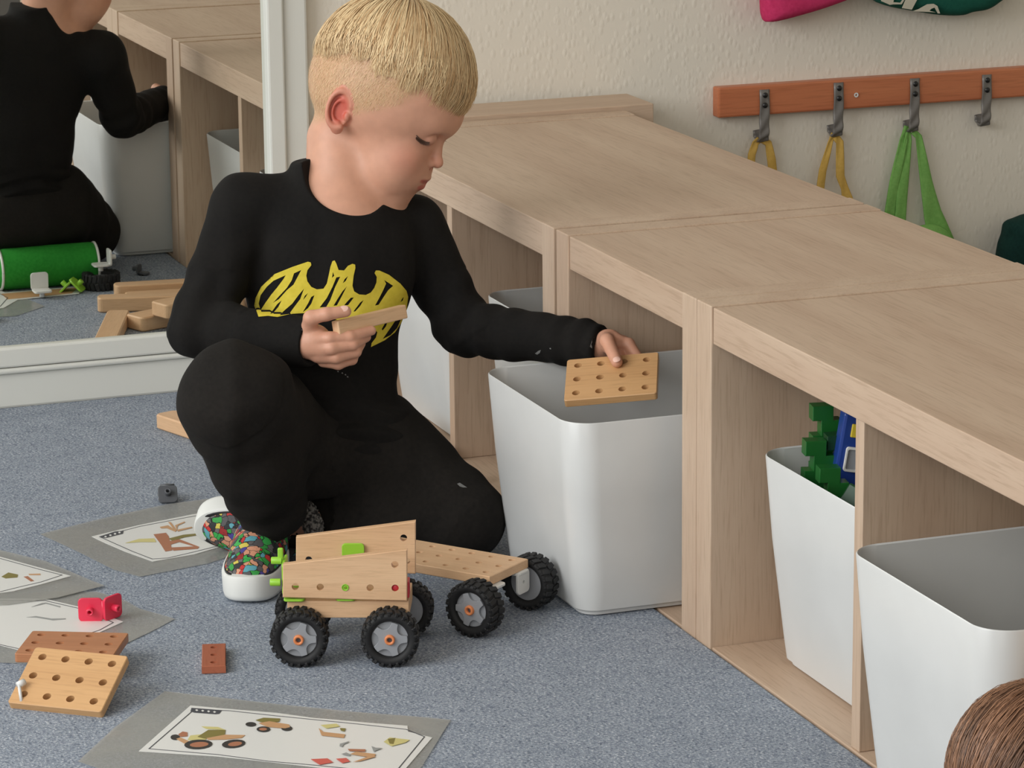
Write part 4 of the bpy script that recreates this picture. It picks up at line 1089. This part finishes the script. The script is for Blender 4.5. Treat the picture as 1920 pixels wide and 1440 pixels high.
# ---- hair: strands from the crown over a bowl-shaped cap
def strands(name, parent, O, R, unit, cen, semi, pole, n, endfn, wid, c1, c2, lift=6, segs=11, seed=3, cmix=None):
    rg = np.random.RandomState(seed)
    pole = np.array(pole, float); pole /= np.linalg.norm(pole)
    a_ = np.cross(pole, (0, 1, 0)); a_ /= np.linalg.norm(a_); b_ = np.cross(pole, a_)
    V, F, C_ = [], [], []
    cen = np.array(cen, float); semi = np.array(semi, float)
    for i in range(n):
        ph = rg.uniform(0, 2*PI); t0 = (rg.uniform(0.0, 1.0)**0.8)*0.85
        jit = rg.uniform(-0.10, 0.10); off = rg.uniform(0.0, 1.0)
        # find the polar angle of the hairline on this meridian
        th_end = None
        for th_ in np.arange(0.2, 2.9, 0.04):
            d = math.cos(th_)*pole+math.sin(th_)*(math.cos(ph)*a_+math.sin(ph)*b_)
            s = 1/np.linalg.norm(d/semi); q_ = cen+d*s
            if endfn(q_, rg, off) < 0: th_end = th_; break
        if th_end is None: continue
        ts = th_end*t0*0.95; clump = 0.035*math.sin(ph*23+2*math.sin(ph*9))
        te = th_end+clump+rg.uniform(-0.12, 0.07)
        if te-ts < 0.12: ts = te-0.12
        shade = rg.uniform(0, 1)**1.2; c = np.array(c1)*(1-shade)+np.array(c2)*shade
        if cmix is not None: c = c*cmix(ph)
        base = len(V)
        for k in range(segs):
            u_ = k/(segs-1); th_ = ts+(te-ts)*u_; pj = ph+jit*u_*u_+0.02*math.sin(u_*5+i)
            d = math.cos(th_)*pole+math.sin(th_)*(math.cos(pj)*a_+math.sin(pj)*b_)
            s = 1/np.linalg.norm(d/semi); lf = (1+lift*(0.15+0.85*off)*math.sin(PI*min(1, 0.12+u_*0.9))/120)
            p = cen+d*s*lf
            tn = np.cross(d, math.cos(pj+PI/2)*a_+math.sin(pj+PI/2)*b_)
            sd = -math.sin(pj)*a_+math.cos(pj)*b_; sd = sd/np.linalg.norm(sd)
            w2 = wid*(1-0.75*u_**3)
            nrm = (d/semi**2); nrm /= np.linalg.norm(nrm)
            V += [p+sd*w2, p+nrm*w2*0.7, p-sd*w2]
            C_ += [c]*3
        for k in range(segs-1):
            for b in range(2): x0 = base+k*3+b; F.append((x0, x0+1, x0+4, x0+3))
    V = np.array(V); V = np.array(O)+(V*unit) @ np.array(R).T
    me_ = fast_mesh(name, V, F); vcol(me_, np.array(C_, np.float32))
    return link(name, me_, hair_m, parent, world=True)
def end_boy(q_, rg=None, off=0):
    f_, y_, u_ = q_
    line = 70+7*math.sin(f_*0.11+1)+4*math.sin(f_*0.41)
    if f_ < -85: line = 70-(-85-f_)*0.75
    if f_ > 104: line = 70-(f_-104)*0.95
    return u_-line
CC, CS = (-24, 0, 40), (153, 122, 150)
hairobj = strands('hair', boy, HO, HR_, U, CC, CS, (-0.32, 0.12, 0.92), 7800, end_boy, 0.85, L(238, 212, 166), L(190, 150, 104), lift=9)
hairobj['label'] = 'straight blond hair, long on top'
def cap_d(P):
    q_ = hloc(P); d = ellip(q_, CC, (151, 120, 148)); d = np.abs(d+2.0)-2.0
    lin_ = np.where(q_[..., 0] < -85, 78-(-85-q_[..., 0])*0.75, 80+5*np.sin(q_[..., 0]*0.11+1)); lin_ = np.where(q_[..., 0] > 104, 78-(q_[..., 0]-104)*0.95, lin_)
    return smax(d, lin_-q_[..., 2], 4)*U
Vc_, Fc_ = nets(cap_d, HO-0.14, HO+0.14, 0.0024, 1)
me = fast_mesh('hair_base', Vc_, Fc_); vcol(me, np.tile(L(206, 168, 120), (len(Vc_), 1)))
link('hair_base', me, hair_m, hairobj, world=True)
# short stubble at the sides and nape
V, F, C_ = [], [], []
rg = np.random.RandomState(5)
sel = np.where(isH & (hl > 2) & (q[:, 2] < 95) & (ear_d(q, 1) > 4) & (ear_d(q, -1) > 4))[0]
nrmS = normals(top_body, allV[sel]); pick = rg.choice(len(sel), min(16000, len(sel)*3))
dn = -HR_[:, 2]*0.85-HR_[:, 0]*0.1
for i in pick:
    if rg.rand() > 0.25+0.75*min(1, hl[sel[i]]/40): continue
    p = allV[sel[i]]+rg.uniform(-1, 1, 3)*0.0008; n_ = nrmS[i]; g = dn-n_*(dn @ n_); g /= np.linalg.norm(g)+1e-9
    ln = rg.uniform(0.003, 0.0055)*(0.6+0.4*min(1, max(0, q[sel[i], 2]+90)/120)); sd = np.cross(n_, g)*0.00022
    tip = p+g*ln+n_*0.0008; i0 = len(V); V += [p-sd, p+sd, tip]; F.append((i0, i0+1, i0+2)); s_ = rg.rand(); C_ += [L(236, 208, 164)*(1-s_)+L(196, 156, 112)*s_]*3
me = fast_mesh('short_hair', np.array(V), np.array(F)); vcol(me, np.array(C_, np.float32))
link('short_hair', me, hair_m, boy, world=True, label='close-cropped hair at the sides')

# ---- sweater
def folds(V, N, amp=1.0):
    d = np.zeros(len(V))
    rs = np.random.RandomState(11)
    for k in range(9):
        w_ = rs.normal(size=3); w_ /= np.linalg.norm(w_); fr = rs.uniform(35, 95); w2 = rs.normal(size=3)*22
        d += np.sin(V @ w_*fr+2.2*np.sin(V @ w2)+k)*0.00042*(60/fr)
    return V+N*d[:, None]*amp
def ring_folds(V, N, a, b, t0, wdt, amp, fr, ph=0.0, rmax=0.07):
    a = np.array(a); b = np.array(b); ab = b-a; Ln = np.linalg.norm(ab); ax_ = ab/Ln
    s = (V-a) @ ax_; rad = V-a-s[:, None]*ax_; rr = np.linalg.norm(rad, axis=1)
    side = rad @ (np.cross(ax_, (0.2, 0.5, 0.84)))/(rr+1e-6)
    wgt = np.exp(-((s-t0)/wdt)**2)*(rr < rmax)*(s > -0.02)*(s < Ln+0.02)
    return V+N*(amp*wgt*np.sin(s*fr+side*1.3+ph))[:, None]
def sweater_d(P):
    d = torso_d(P, 0.0)
    d = smin(d, chain(P, [shR, elR, wrR], [0.040, 0.0345, 0.0265], 0.01), 0.014)
    d = smin(d, chain(P, [shL, elL, wrL-(wrL-elL)*0.02], [0.0405, 0.0335, 0.0255], 0.01), 0.014)
    d = smin(d, cone(P, ony(612, 268, -0.768), ony(626, 385, -0.785), 0.0405, 0.051), 0.012)
    d = np.where(np.linalg.norm(P-NKP, axis=-1) < 0.07, smax(d, (P-NKP) @ NKN, 0.003), d)
    d = smin(d, ellip(P, ony(690, 772, -0.835), (0.046, 0.040, 0.020), TR), 0.012)
    d = smax(d, 0.100-P[..., 2], 0.004)
    # collar opening
    d = smax(d, -(np.linalg.norm(P-NC, axis=-1)-0.0665), 0.0025)
    # cuffs cut square
    for e_, w_ in ((elR, wrR), (elL, wrL)):
        ax_ = ((w_-e_)/np.linalg.norm(w_-e_)).astype(np.float32)
        s = (P-w_.astype(np.float32)) @ ax_; near = np.linalg.norm(P-w_.astype(np.float32), axis=-1)
        core = near-0.0
        rr = np.sqrt(np.maximum(near**2-s**2, 0))
        cut = np.where(near < 0.05, smax(s-0.004, -(rr-0.2)*0-1, 0.001), -1.0)
        d = np.where(near < 0.05, smax(d, s-0.004, 0.002), d)
        hole = smax(rr-(0.021 if e_ is elR else 0.0185), -(s+0.012), 0.001)
        d = np.where(near < 0.05, smax(d, -hole, 0.001), d)
    return d
NKP = ony(612, 289, -0.77).astype(np.float32); NKN = (CU*0.93-CR*0.25-CFW*0.12).astype(np.float32); NKN /= np.linalg.norm(NKN)
NC = ony(668, 296, -0.832).astype(np.float32)
Vs, Fs = nets(sweater_d, (-0.47, -1.03, 0.095), (0.07, -0.67, 0.50), 0.0024)
Ns = normals(sweater_d, Vs)
keep = np.linalg.norm(Vs-NC, axis=1) > 0.066
am = np.clip((np.linalg.norm(Vs-NC, axis=1)-0.06)/0.03, 0, 1)
V2 = folds(Vs, Ns*am[:, None], 1.3)
V2 = ring_folds(V2, Ns, elL, wrL, 0.03, 0.05, 0.0016, 190)
V2 = ring_folds(V2, Ns, elL, wrL, 0.16, 0.04, 0.0014, 230, 1.0)
V2 = ring_folds(V2, Ns, shL, elL, 0.12, 0.04, 0.0017, 170, 0.5)
V2 = ring_folds(V2, Ns, elR, wrR, 0.03, 0.05, 0.0016, 170)
V2 = ring_folds(V2, Ns, shR, elR, 0.12, 0.05, 0.0016, 140, 2.0)
hemw = np.exp(-((V2[:, 2]-0.165)/0.022)**2)
V2 = V2+Ns*(hemw*(0.0035*np.sin(V2[:, 2]*260+3*np.sin(V2[:, 0]*30))))[:, None]
sweater = link('sweater', fast_mesh('sweater', V2, Fs), black_knit, boy, world=True)
# chest print: yellow scribbled wings, laid on the knit
from mathutils.bvhtree import BVHTree
bvh = BVHTree.FromPolygons([tuple(v) for v in V2], [tuple(f_) for f_ in Fs.tolist()])
def on_surf(x, y, off=0.0006):
    d = Vector(_ray(x, y)).normalized(); hit = bvh.ray_cast(Vector(CAMP), d, 8)
    if hit[0] is None: return None
    return hit[0]-d*off+hit[1]*(off if hit[1].dot(d) < 0 else -off)*0.5
def LG(x, y): return (440+x/4.8, 440+y/4.8)
outer = [(215, 740), (178, 640), (190, 570), (240, 470), (360, 355), (520, 290), (660, 243), (685, 250), (690, 275), (655, 320), (645, 370), (655, 420), (690, 470), (740, 492), (800, 486), (830, 440), (848, 360), (862, 290), (880, 238), (900, 232), (915, 260), (935, 318), (985, 322), (1020, 280), (1060, 262), (1084, 270), (1086, 300), (1070, 370), (1060, 460), (1075, 510), (1120, 538), (1180, 542), (1225, 520), (1255, 480), (1275, 430), (1278, 380), (1258, 345), (1270, 322), (1300, 322), (1390, 362), (1490, 440), (1545, 505), (1560, 560), (1545, 680), (1500, 790), (1440, 880), (1350, 950), (1225, 1012), (1232, 975), (1270, 925), (1282, 880), (1262, 850), (1240, 830), (1200, 780), (1100, 800), (1000, 790), (900, 760), (760, 740), (640, 705), (520, 712), (385, 742), (300, 732)]
holes_ = [[(235, 680), (218, 620), (235, 545), (290, 470), (350, 415), (460, 365), (440, 400), (380, 480), (330, 540), (280, 610)],
          [(600, 318), (535, 348), (515, 410), (470, 480), (400, 555), (345, 615), (400, 580), (470, 500), (530, 450)],
          [(425, 590), (385, 625), (320, 715), (345, 708), (395, 650)],
          [(625, 485), (575, 545), (520, 620), (440, 690), (405, 728), (490, 716), (530, 660), (590, 580)],
          [(660, 525), (632, 550), (615, 590), (640, 560)], [(718, 545), (690, 560), (660, 620), (612, 700), (660, 662), (690, 620)],
          [(885, 335), (876, 390), (896, 370)], [(950, 378), (915, 385), (880, 470), (830, 570), (765, 655), (825, 650), (860, 590), (905, 470)],
          [(1020, 372), (990, 400), (972, 438), (1000, 415)], [(1010, 465), (970, 510), (925, 580), (890, 640), (920, 636), (950, 580)],
          [(1072, 565), (1045, 568), (1010, 605), (985, 636), (1020, 634)], [(1160, 588), (1130, 610), (1068, 692), (1085, 690), (1130, 640)],
          [(1345, 408), (1362, 440), (1335, 500), (1300, 570), (1262, 638), (1295, 630), (1340, 560), (1380, 500), (1425, 460)],
          [(1520, 560), (1505, 575), (1490, 608), (1512, 590)], [(1375, 782), (1350, 800), (1322, 850), (1330, 862), (1360, 825)], [(1498, 752), (1450, 765), (1400, 840), (1330, 940), (1400, 905), (1460, 840)]]
OU = [LG(*p) for p in outer]; HOs = [[LG(*p) for p in h_] for h_ in holes_]
def dens(p, st=3.0):
    out = []
    for i in range(len(p)):
        a, b = np.array(p[i]), np.array(p[(i+1) % len(p)]); m_ = max(1, int(np.linalg.norm(b-a)/st))
        for k in range(m_): out.append(tuple(a+(b-a)*k/m_))
    return out
OUd, HOd = dens(OU), [dens(h_) for h_ in HOs]
pts = list(OUd); loops = [list(range(len(pts)))]
for h_ in HOd: s0 = len(pts); pts += h_; loops.append(list(range(s0, s0+len(h_))))
for gx in np.arange(478, 768, 4.0):
    for gy_ in np.arange(485, 655, 4.0):
        if in_poly((gx, gy_), OU): pts.append((gx, gy_))
vv, ee, ff, ov, oe, of = delaunay_2d_cdt([Vector(p) for p in pts], [], loops, 0, 1e-6)
P3 = [on_surf(v.x, v.y) for v in vv]; FF = []
for f_ in ff:
    c = (sum(vv[i].x for i in f_)/3, sum(vv[i].y for i in f_)/3)
    if in_poly(c, OU) and not any(in_poly(c, h_) for h_ in HOs) and all(P3[i] is not None for i in f_):
        if max((P3[a]-P3[b]).length for a in f_ for b in f_) < 0.02: FF.append(tuple(f_))
print_m = fabric('yellow_screen_print', (206, 186, 58), (222, 202, 74), sc=160, rough=0.7)
em = mesh('print', [tuple(p) if p is not None else tuple(CH) for p in P3], FF, True)
bm = bmesh.new(); bm.from_mesh(em); bmesh.ops.delete(bm, geom=[v for v in bm.verts if not v.link_faces], context='VERTS'); bm.to_mesh(em); bm.free()
link('chest_print', em, print_m, sweater, world=True, label='yellow scribbled bat-wing print')
# pale paint marks on the sleeve and trousers
mark_m = plain('pale_mark', (120, 120, 118), 0.8)
def mark(pix, parent, bv, off=0.0007):
    pts_ = []
    for x, y in pix:
        d = Vector(_ray(x, y)).normalized(); h_ = bv.ray_cast(Vector(CAMP), d, 8)
        if h_[0] is None: return
        pts_.append(h_[0]-d*off)
    o = link('paint_mark', mesh('mark', pts_, [tuple(range(len(pts_)))]), mark_m, parent, world=True)
mark([(1003, 663), (1009, 658), (1014, 656), (1012, 662), (1007, 665)], sweater, bvh)
mark([(1106, 650), (1110, 638), (1114, 632), (1122, 628), (1126, 622), (1122, 634), (1119, 646), (1115, 654), (1110, 653)], sweater, bvh)
for x, y in ((632, 696), (640, 699), (646, 702), (650, 706), (565, 618), (1030, 653)): mark([(x, y), (x+2.5, y-1), (x+3.5, y+2), (x+1, y+1.6)], sweater, bvh)

# ---- trousers
def trousers_d(P):
    d = ellip(P, PE+np.array((0.0, 0.005, -0.012)), (0.106, 0.088, 0.068), TR)
    d = smin(d, chain(P, [hipR, kneeR, (kneeR+ankR)/2+np.array((-0.002, 0, 0)), ankR], [0.066, 0.0610, 0.053, 0.039], 0.015), 0.022)
    d = smin(d, chain(P, [hipL, kneeL], [0.066, 0.050], 0.015), 0.026)
    d = smin(d, chain(P, [kneeL, (kneeL+ankL)/2, ankL], [0.049, 0.047, 0.034], 0.015), 0.016)
    d = smax(d, P[..., 2]-0.40, 0.004)
    d = smax(d, 0.0015-P[..., 2], 0.003)
    for a_, r_ in ((ankR, 1),):
        ax_ = ((ankR-kneeR)/np.linalg.norm(ankR-kneeR)).astype(np.float32); s = (P-ankR.astype(np.float32)) @ ax_
        nr = np.linalg.norm(P-ankR.astype(np.float32), axis=-1)
        d = np.where(nr < 0.075, smax(d, s-0.012, 0.004), d)
    return d
Vt, Ft = nets(trousers_d, (-0.53, -1.06, -0.004), (-0.055, -0.68, 0.34), 0.0026)
Nt = normals(trousers_d, Vt)
V3 = folds(Vt, Nt, 1.6)
V3 = ring_folds(V3, Nt, kneeR, ankR, 0.15, 0.05, 0.0018, 150, 0.3, 0.08)
V3 = ring_folds(V3, Nt, hipL, kneeL, 0.12, 0.06, 0.0015, 120, 0.3, 0.09)
V3 = ring_folds(V3, Nt, hipR, kneeR, 0.20, 0.05, 0.0012, 140, 0.3, 0.09)
V3[:, 2] = np.maximum(V3[:, 2], 0.001)
trs = link('trousers', fast_mesh('trousers', V3, Ft), black_jersey, boy, world=True)
bvt = BVHTree.FromPolygons([tuple(v) for v in V3], [tuple(f_) for f_ in Ft.tolist()])
mark([(857, 907), (862, 905), (868, 909), (876, 914), (868, 914), (862, 912)], trs, bvt)
mark([(686, 767), (694, 766), (703, 765), (704, 767), (694, 769)], sweater, bvt) if False else None

# ---- shoes: white rubber sole, printed canvas upper
def m_print():
    t = NT('multicoloured_printed_canvas')
    v = t.n('ShaderNodeTexVoronoi', Scale=120.0); nz = t.n('ShaderNodeTexNoise', Scale=60.0, Detail=2.0); t.l(t.obj(), nz.inputs['Vector'])
    mx = t.n('ShaderNodeMixRGB'); mx.inputs[0].default_value = 0.018; t.l(t.obj(), mx.inputs[1]); t.l(nz.outputs[1], mx.inputs[2]); t.l(mx.outputs[0], v.inputs['Vector'])
    sp = t.n('ShaderNodeSeparateColor'); t.l(v.outputs['Color'], sp.inputs[0])
    cr = t.n('ShaderNodeValToRGB'); cr.color_ramp.interpolation = 'CONSTANT'; cols = [(84, 82, 84), (52, 150, 66), (96, 92, 92), (190, 48, 48), (92, 160, 172), (40, 44, 46), (58, 168, 78), (210, 150, 120), (70, 62, 140), (108, 104, 104), (208, 192, 84), (150, 40, 40)]
    e = cr.color_ramp.elements
    while len(e) < len(cols): e.new(0.5)
    for i, c in enumerate(cols): e[i].position = i/len(cols); e[i].color = (*lin(c), 1)
    t.l(sp.outputs[0], cr.inputs[0])
    v2 = t.n('ShaderNodeTexVoronoi', Scale=120.0, feature='DISTANCE_TO_EDGE'); t.l(mx.outputs[0], v2.inputs['Vector'])
    st_ = t.ramp(v2.outputs[0], [(0.03, (0.02, 0.02, 0.02)), (0.055, (1, 1, 1))])
    m2 = t.n('ShaderNodeMixRGB', blend_type='MULTIPLY'); m2.inputs[0].default_value = 1; t.l(cr.outputs[0], m2.inputs[1]); t.l(st_, m2.inputs[2])
    v3 = t.n('ShaderNodeTexVoronoi', Scale=330.0); t.l(mx.outputs[0], v3.inputs['Vector']); d3 = t.ramp(v3.outputs[0], [(0.12, (0.15, 0.15, 0.15)), (0.2, (1, 1, 1))])
    m3 = t.n('ShaderNodeMixRGB', blend_type='MULTIPLY'); m3.inputs[0].default_value = 0.6; t.l(m2.outputs[0], m3.inputs[1]); t.l(d3, m3.inputs[2])
    t.l(m3.outputs[0], t.b.inputs['Base Color']); t.b.inputs['Roughness'].default_value = 0.7
    return t.m
canvas_m = m_print(); sole_m = plain('white_rubber_sole', (226, 227, 222), 0.5); dark_trim = plain('black_trim', (36, 36, 38), 0.6)
SL, SW = 0.172, 0.070
def sole_outline(s=1.0, n=48):
    out = []
    for k in range(n):
        a = 2*PI*k/n; x = math.cos(a); y = math.sin(a)
        X = SL/2*(abs(x)**0.75)*(1 if x > 0 else -1); wdt = SW/2*(1.0 if x > -0.1 else 0.86+0.14*(1+(x+0.1)))
        out.append((X*s+(0 if s == 1 else 0), wdt*(abs(y)**0.8)*(1 if y > 0 else -1)*(s if s == 1 else (SW/2-(1-s)*SL/2)/(SW/2))))
    return out
def sole_mesh():
    V, F = [], []; lv = [(0.0, -0.004), (0.002, -0.001), (0.006, 0.0), (0.025, 0.0008), (0.0285, -0.0003), (0.0295, -0.0025)]
    o0 = sole_outline(); n = len(o0)
    for z, d in lv:
        oo = offset_poly(o0, -d)
        for x, y in oo: V.append((x, y, z+0.010*max(0, (x-0.055)/0.03)**2*0.35))
    for k in range(len(lv)-1):
        for i in range(n): j = (i+1) % n; F.append((k*n+i, k*n+j, (k+1)*n+j, (k+1)*n+i))
    F.append(tuple(range(n))[::-1]); F.append(tuple(range((len(lv)-1)*n, len(lv)*n)))
    return mesh('sole', V, F, True)
def upper_d(P):
    d = ellip(P, (0.036, 0, 0.018), (0.046, 0.0325, 0.030)); d = smin(d, ellip(P, (-0.01, 0, 0.03), (0.050, 0.031, 0.034)), 0.02)
    d = smin(d, ellip(P, (-0.048, 0, 0.03), (0.034, 0.029, 0.040)), 0.02)
    d = smax(d, 0.022-P[..., 2], 0.001)
    op = ellip(P, (-0.040, 0, 0.075), (0.034, 0.022, 0.034)); return smax(d, -op, 0.002)
Vu, Fu = nets(upper_d, (-0.10, -0.05, 0.0), (0.10, 0.05, 0.09), 0.0022)
upper_me = fast_mesh('upper', Vu, Fu); sole_me = sole_mesh()
trim_me = slab(offset_poly(sole_outline(), 0.0022), [], 0.0022, 0.0005)
def shoe(label, origin, R):
    """origin: middle of the sole's underside; R columns toe, left, up"""
    u_ = link('shoe', upper_me, canvas_m, boy, label=label)
    W_ = Matrix.Translation(Vector(origin)) @ R.to_4x4()
    u_.matrix_parent_inverse = boy.matrix_world.inverted(); u_.matrix_basis = W_
    s_ = link('sole', sole_me, sole_m, u_); s_.modifiers.new('es', 'EDGE_SPLIT').split_angle = math.radians(50)
    t_ = link('sole_trim', trim_me, dark_trim, u_, loc=(0, 0, 0.0288))
    return u_
toe = np.array((-0.418, -1.000, 0)); hd = np.array((-0.40, -0.92, 0)); hd /= np.linalg.norm(hd)
shoe('slip-on shoe planted flat, toe towards the camera', toe-hd*SL/2+np.array((0, 0, 0.001)), basis_rot(hd, (0, 0, 1)))
fwL = -CR*0.97+CU*0.12-CFW*0.0; upL = -CFW*0.62-CU*0.55+CR*0.25
Rl = basis_rot(fwL, upL); tl = ony(372, 955, -0.755)
shoe('slip-on shoe lying on its side under the bent leg', Vector(tl)-Rl @ Vector((SL/2, 0, 0)) + Vector((0, 0, 0.0)), Rl)
# sock
sockc = [ony(563, 940, -0.875), ony(574, 960, -0.885), ony(586, 982, -0.89), ony(590, 1006, -0.895)]
def sock_d(P): 
    d = chain(P, sockc, [0.010, 0.011, 0.011, 0.010]); return d+0.0016*np.sin(P[..., 0]*900)*np.sin(P[..., 1]*700+1)*np.sin(P[..., 2]*800)
Vk, Fk = nets(sock_d, np.min(sockc, 0)-0.02, np.max(sockc, 0)+0.02, 0.0013)
t = NT('marled_grey_knit'); n_ = t.n('ShaderNodeTexNoise', Scale=260.0, Detail=2.0); t.l(t.obj(), n_.inputs['Vector']); t.l(t.ramp(n_.outputs[0], [(0.42, lin((34, 32, 32))), (0.6, lin((120, 116, 110)))]), t.b.inputs['Base Color']); t.b.inputs['Roughness'].default_value = 0.95
link('sock', fast_mesh('sock', Vk, Fk), t.m, boy, world=True, label='grey marled sock')
# short plank in his right hand
a_, b_ = ony(629, 615, -0.952), ony(757, 584, -0.915)
ex = Vector(b_-a_); Rp = basis_rot(ex, Vector(CU)); 
hpk = link('short_plank', box((0, 0, 0), (ex.length, 0.012, 0.0155), 0.0012), brown_plate, label='short wooden strip held in the boy\'s right hand in front of his chest', cat='toy block')
hpk.data.materials.clear(); hpk.data.materials.append(beech[0]); put(hpk, (Vector(a_)+Vector(b_))/2, Rp)

# ------------------------------------------------------------------ the brown-haired child at the lower right
D2 = 2.72; O2 = px(1957, 1472, D2); U2 = D2/CF
p2n = empty('person', (O2[0], O2[1]-0.1, 0.0), 'brown-haired child whose crown shows at the lower right corner, bent low over the carpet', 'person')
up2 = np.array((-0.10, 0.35, 0.93)); up2 /= np.linalg.norm(up2); f2 = np.array((0.35, 0.93, -0.3)); f2 -= up2*(f2 @ up2); f2 /= np.linalg.norm(f2); s2 = np.cross(up2, f2)
R2 = np.stack([f2, s2, up2], 1); rad2 = 178*U2
def child_d(P):
    q_ = (P-O2.astype(np.float32)) @ R2.astype(np.float32)
    d = ellip(q_, (0, 0, 0), (rad2*1.12, rad2*0.92, rad2*1.0))
    d = smin(d, ellip(q_, (rad2*0.6, 0, -rad2*0.75), (rad2*0.62, rad2*0.6, rad2*0.7)), 0.02)
    d = smin(d, cone(q_, (rad2*1.15, 0, -rad2*0.35), (rad2*1.2, 0, -rad2*0.5), 0.005, 0.008), 0.006)
    for s in (-1, 1): d = smin(d, ellip(q_, (0, s*rad2*0.95, -rad2*0.3), (0.012, 0.006, 0.018)), 0.004)
    d = smin(d, cone(P, O2+np.array((0, -0.03, -0.03)), O2+np.array((0.0, -0.13, -0.07)), 0.036, 0.038), 0.02)
    d = smin(d, ellip(P, O2+np.array((0.0, -0.24, O2[2]*0-0.085)), (0.10, 0.15, 0.05)), 0.03)
    return smax(d, 0.002-P[..., 2], 0.002)
Vq, Fq = nets(child_d, O2-np.array((0.14, 0.42, 0.17)), O2+np.array((0.14, 0.14, 0.12)), 0.004)
me = fast_mesh('body', Vq, Fq); vcol(me, np.tile(SK, (len(Vq), 1))); link('body', me, skin_m, p2n, world=True)
def shirt_d(P):
    d = ellip(P, O2+np.array((0.0, -0.25, -0.080)), (0.108, 0.155, 0.058)); d = smin(d, ellip(P, O2+np.array((0, -0.45, -0.09)), (0.10, 0.12, 0.055)), 0.03)
    for s in (-1, 1): d = smin(d, chain(P, [O2+np.array((s*0.10, -0.16, -0.07)), O2+np.array((s*0.14, -0.08, -0.115)), O2+np.array((s*0.10, 0.0, -0.125))], [0.035, 0.028, 0.022]), 0.02)
    d = smax(d, -(np.linalg.norm(P-(O2+np.array((0, -0.10, -0.045))), axis=-1)-0.045), 0.003); return smax(d, 0.002-P[..., 2], 0.002)
Vq, Fq = nets(shirt_d, O2-np.array((0.2, 0.62, 0.17)), O2+np.array((0.2, 0.06, 0.05)), 0.005)
link('shirt', fast_mesh('shirt', Vq, Fq), fabric('navy_shirt', (34, 42, 66), (44, 54, 82)), p2n, world=True)
def end2(q_, rg=None, off=0): return q_[2]-(-40 if q_[0] < 40 else 10)+(off-0.5)*8
br1, br2_ = L(168, 124, 94), L(88, 60, 44)
h2 = strands('hair', p2n, O2, R2, U2, (-6, 0, 6), (200, 168, 182), (0.15, -0.75, 0.65), 5200, end2, 0.95, br1, br2_, lift=12, seed=9, cmix=lambda ph: 0.85+0.25*math.sin(ph*17+3*math.sin(ph*5)))
def cap2(P):
    q_ = ((P-O2.astype(np.float32)) @ R2.astype(np.float32))/U2; d = ellip(q_, (-6, 0, 6), (198, 166, 180)); d = np.abs(d+3)-3
    return smax(d, np.where(q_[..., 0] < 60, -30, 15)-q_[..., 2], 5)*U2
Vq, Fq = nets(cap2, O2-0.12, O2+0.12, 0.003, 1); me = fast_mesh('hair_base', Vq, Fq); vcol(me, np.tile(L(120, 86, 64), (len(Vq), 1)))
link('hair_base', me, hair_m, h2, world=True)
